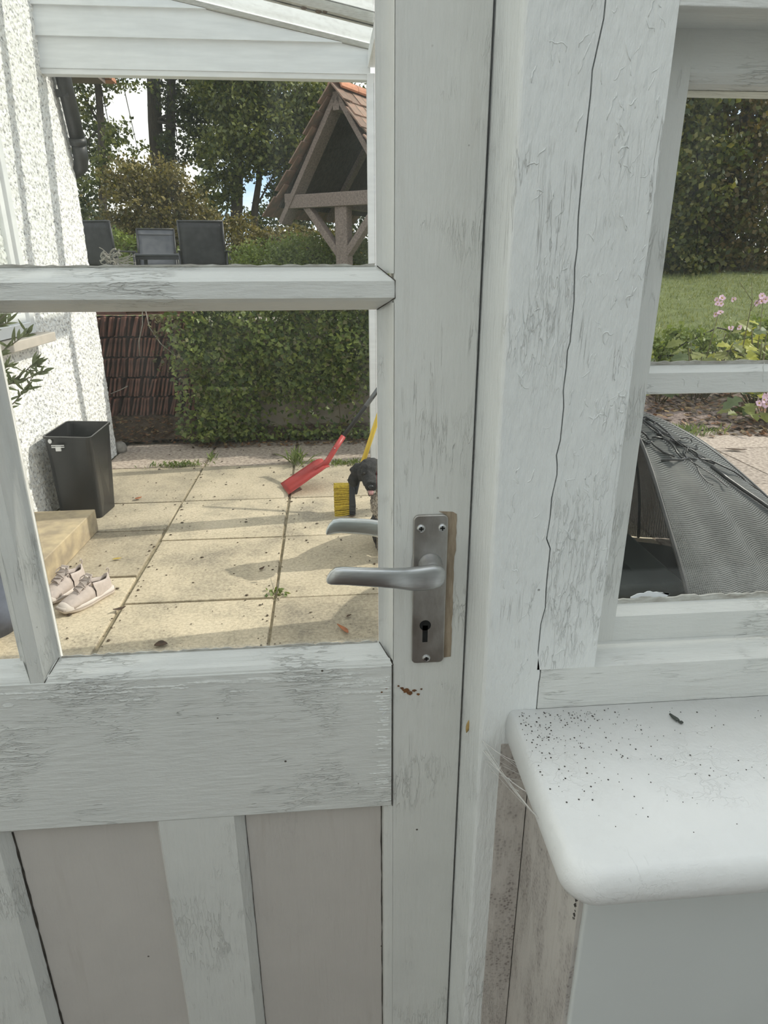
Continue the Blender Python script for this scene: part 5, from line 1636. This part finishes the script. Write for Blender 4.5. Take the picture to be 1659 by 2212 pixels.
for (x, y, lb, sd_) in ((4.05, 6.35, 'thin bare flower stalk standing above the yellow-green clump', 61),):
    o = tag(empty('flower_stalk', (x, y, .05)), lb, 'stalk')
    MB().tube([(x, y, .05), (x + .05, y, .6), (x + .06, y, 1.05), (x + .02, y, 1.22)], [.007, .006, .004, .002], 6).build('stem', FST, o, smooth=True)
    for p in ([(x + .06, y, 1.05), (x - .04, y, 1.16), (x - .10, y, 1.22)], [(x + .055, y, .95), (x + .12, y, 1.06), (x + .16, y, 1.12)]):
        MB().tube(p, .0025, 5).build('side_stem', FST, o, smooth=True)
tree('low_bush', (3.75, 7.35, .15), [([(3.75, 7.35, .1), (3.75, 7.35, .4)], .02, .008)], [(3.5, 7.3, .36, .42, .3, .26), (4.1, 7.3, .42, .5, .3, .32), (4.9, 7.3, .5, .5, .3, .35)], 4200, .04, LTG, 'feathery olive-green foliage between flowers and lawn', 'bush', branches=5, seed=64)

# ------------------------------------------------------------------ black netting draped over a hoop frame
def net_mat():
    m, t, bs = nt('black_netting')
    uv = t.nodes.new('ShaderNodeUVMap')
    def wave(axis, sc):
        w_ = t.nodes.new('ShaderNodeTexWave'); w_.bands_direction = axis; w_.inputs['Scale'].default_value = sc
        w_.inputs['Distortion'].default_value = .6; w_.inputs['Detail'].default_value = 1; w_.inputs['Detail Scale'].default_value = 3
        t.links.new(uv.outputs['UV'], w_.inputs['Vector'])
        return w_.outputs['Fac']
    a = wave('Y', 44); b2 = wave('X', 40)
    mx = math_n(t, 'MAXIMUM', a, b2)
    col = ramp(t, noise_tex(t, coords(t), 20, 5), [(.35, (.035, .040, .038)), (.7, (.085, .092, .088))])
    col = mixc(t, ramp(t, a, [(.55, 0), (.9, .75)]), col, (.19, .20, .195))
    t.links.new(col, bs.inputs['Base Color']); bs.inputs['Roughness'].default_value = .45
    bump(t, bs, mx, .8, .004)
    hole = ramp(t, mx, [(.28, 0.0), (.42, 1.0)])
    ma = math_n(t, 'ADD', math_n(t, 'MULTIPLY', hole, .25), .75)
    t.links.new(ma, bs.inputs['Alpha'])
    return m
NET = net_mat()
net = tag(empty('netting_cover', (1.15, 2.45, 0)), 'black mesh netting draped over a rounded hoop frame outside the window', 'netting')
CX, CY, RX, RY, H = 1.14, 2.50, 1.05, .80, .87
def dome(u, v):
    """u: angle round, v: 0 rim .. 1 apex"""
    q = (1 - v ** 1.35) ** .72 if v < 1 else 0
    fold = .045 * math.sin(u * 9 + 1.2 * math.sin(v * 4)) * (1 - v) * (1 if v > .02 else .5) + .012 * math.sin(u * 23 + v * 5)
    q = max(.0, q + fold * (q > .05))
    z = H * v + .012 * math.sin(u * 5 + v * 9) * v * (1 - v) * 4
    rx = RX if math.cos(u) > 0 else .62
    return (CX + rx * q * math.cos(u), CY + RY * q * math.sin(u), max(z, .004))
NU, NV = 150, 46
u0, u1 = R(-87), R(196)
me = bpy.data.meshes.new('mesh_cover')
vs = [dome(u0 + (u1 - u0) * i / NU, j / NV) for j in range(NV + 1) for i in range(NU + 1)]
fs = [(j * (NU + 1) + i, j * (NU + 1) + i + 1, (j + 1) * (NU + 1) + i + 1, (j + 1) * (NU + 1) + i) for j in range(NV) for i in range(NU)]
off = ROOT[net]
me.from_pydata([(a - off.x, b2 - off.y, c - off.z) for a, b2, c in vs], [], fs)
uvl = me.uv_layers.new(name='UVMap')
for lp in me.loops:
    i, j = lp.vertex_index % (NU + 1), lp.vertex_index // (NU + 1)
    uvl.data[lp.index].uv = (i / NU * 5.0, j / NV * 1.2)
me.polygons.foreach_set('use_smooth', [True] * len(me.polygons))
me.materials.append(NET)
no = bpy.data.objects.new('mesh_cover', me); COL.objects.link(no); no.parent = net; ROOT[no] = off
for (ua, nm) in ((R(-87), 'hoop'), (R(196), 'hoop'), (R(-20), 'hoop'), (R(60), 'hoop')):
    pts = [Vector(dome(ua, j / 24)) for j in range(25)]
    MB().tube(pts, .008, 6).build(nm, PIPE, net, smooth=True)
MB().prism([(CX + (.95 if math.cos(a) > 0 else .56) * math.cos(a), CY + .72 * math.sin(a)) for a in np.linspace(0, 2 * math.pi, 28)[:-1]], 2, .003, .008).build('shade_sheet', simple('shade_sheet_dark', (.02, .023, .02), (.03, .034, .03), 12, .8), net)  # dark sheet added to paint in the shade inside the netting
# gathered knot and cords near the crown
rr = random.Random(70)
for k in range(22):
    uu, vv = R(-62) + rr.gauss(0, .16), .86 + rr.gauss(0, .035)
    p = []
    du_, dv_ = rr.gauss(0, .05), rr.gauss(0, .02)
    for q in range(7):
        p.append(Vector(dome(uu, min(.97, vv))) + Vector((.003, -.006, .006 + .006 * math.sin(q * 1.3 + k))))
        uu += du_ + rr.gauss(0, .03); vv += dv_ + rr.gauss(0, .012)
    MB().tube(p, rr.uniform(.0015, .0045), 5).build('cord', PLASTIC, net, smooth=True)
p = [Vector(dome(R(-48) + R(10) * math.sin(t * 3), .78 - .62 * t)) + Vector((.006, -.008, .006)) for t in np.linspace(0, 1, 14)]
MB().tube(p, .0075, 6).build('cord', PLASTIC, net, smooth=True)
tag(MB().box(.74, 1.34, 2.15, 2.70, .009, .26).build('storage_box', simple('dark_green_plastic', (.045, .055, .05), (.03, .036, .033), 8, .5), bevel=.02), 'dark plastic box inside the netting cover', 'box')
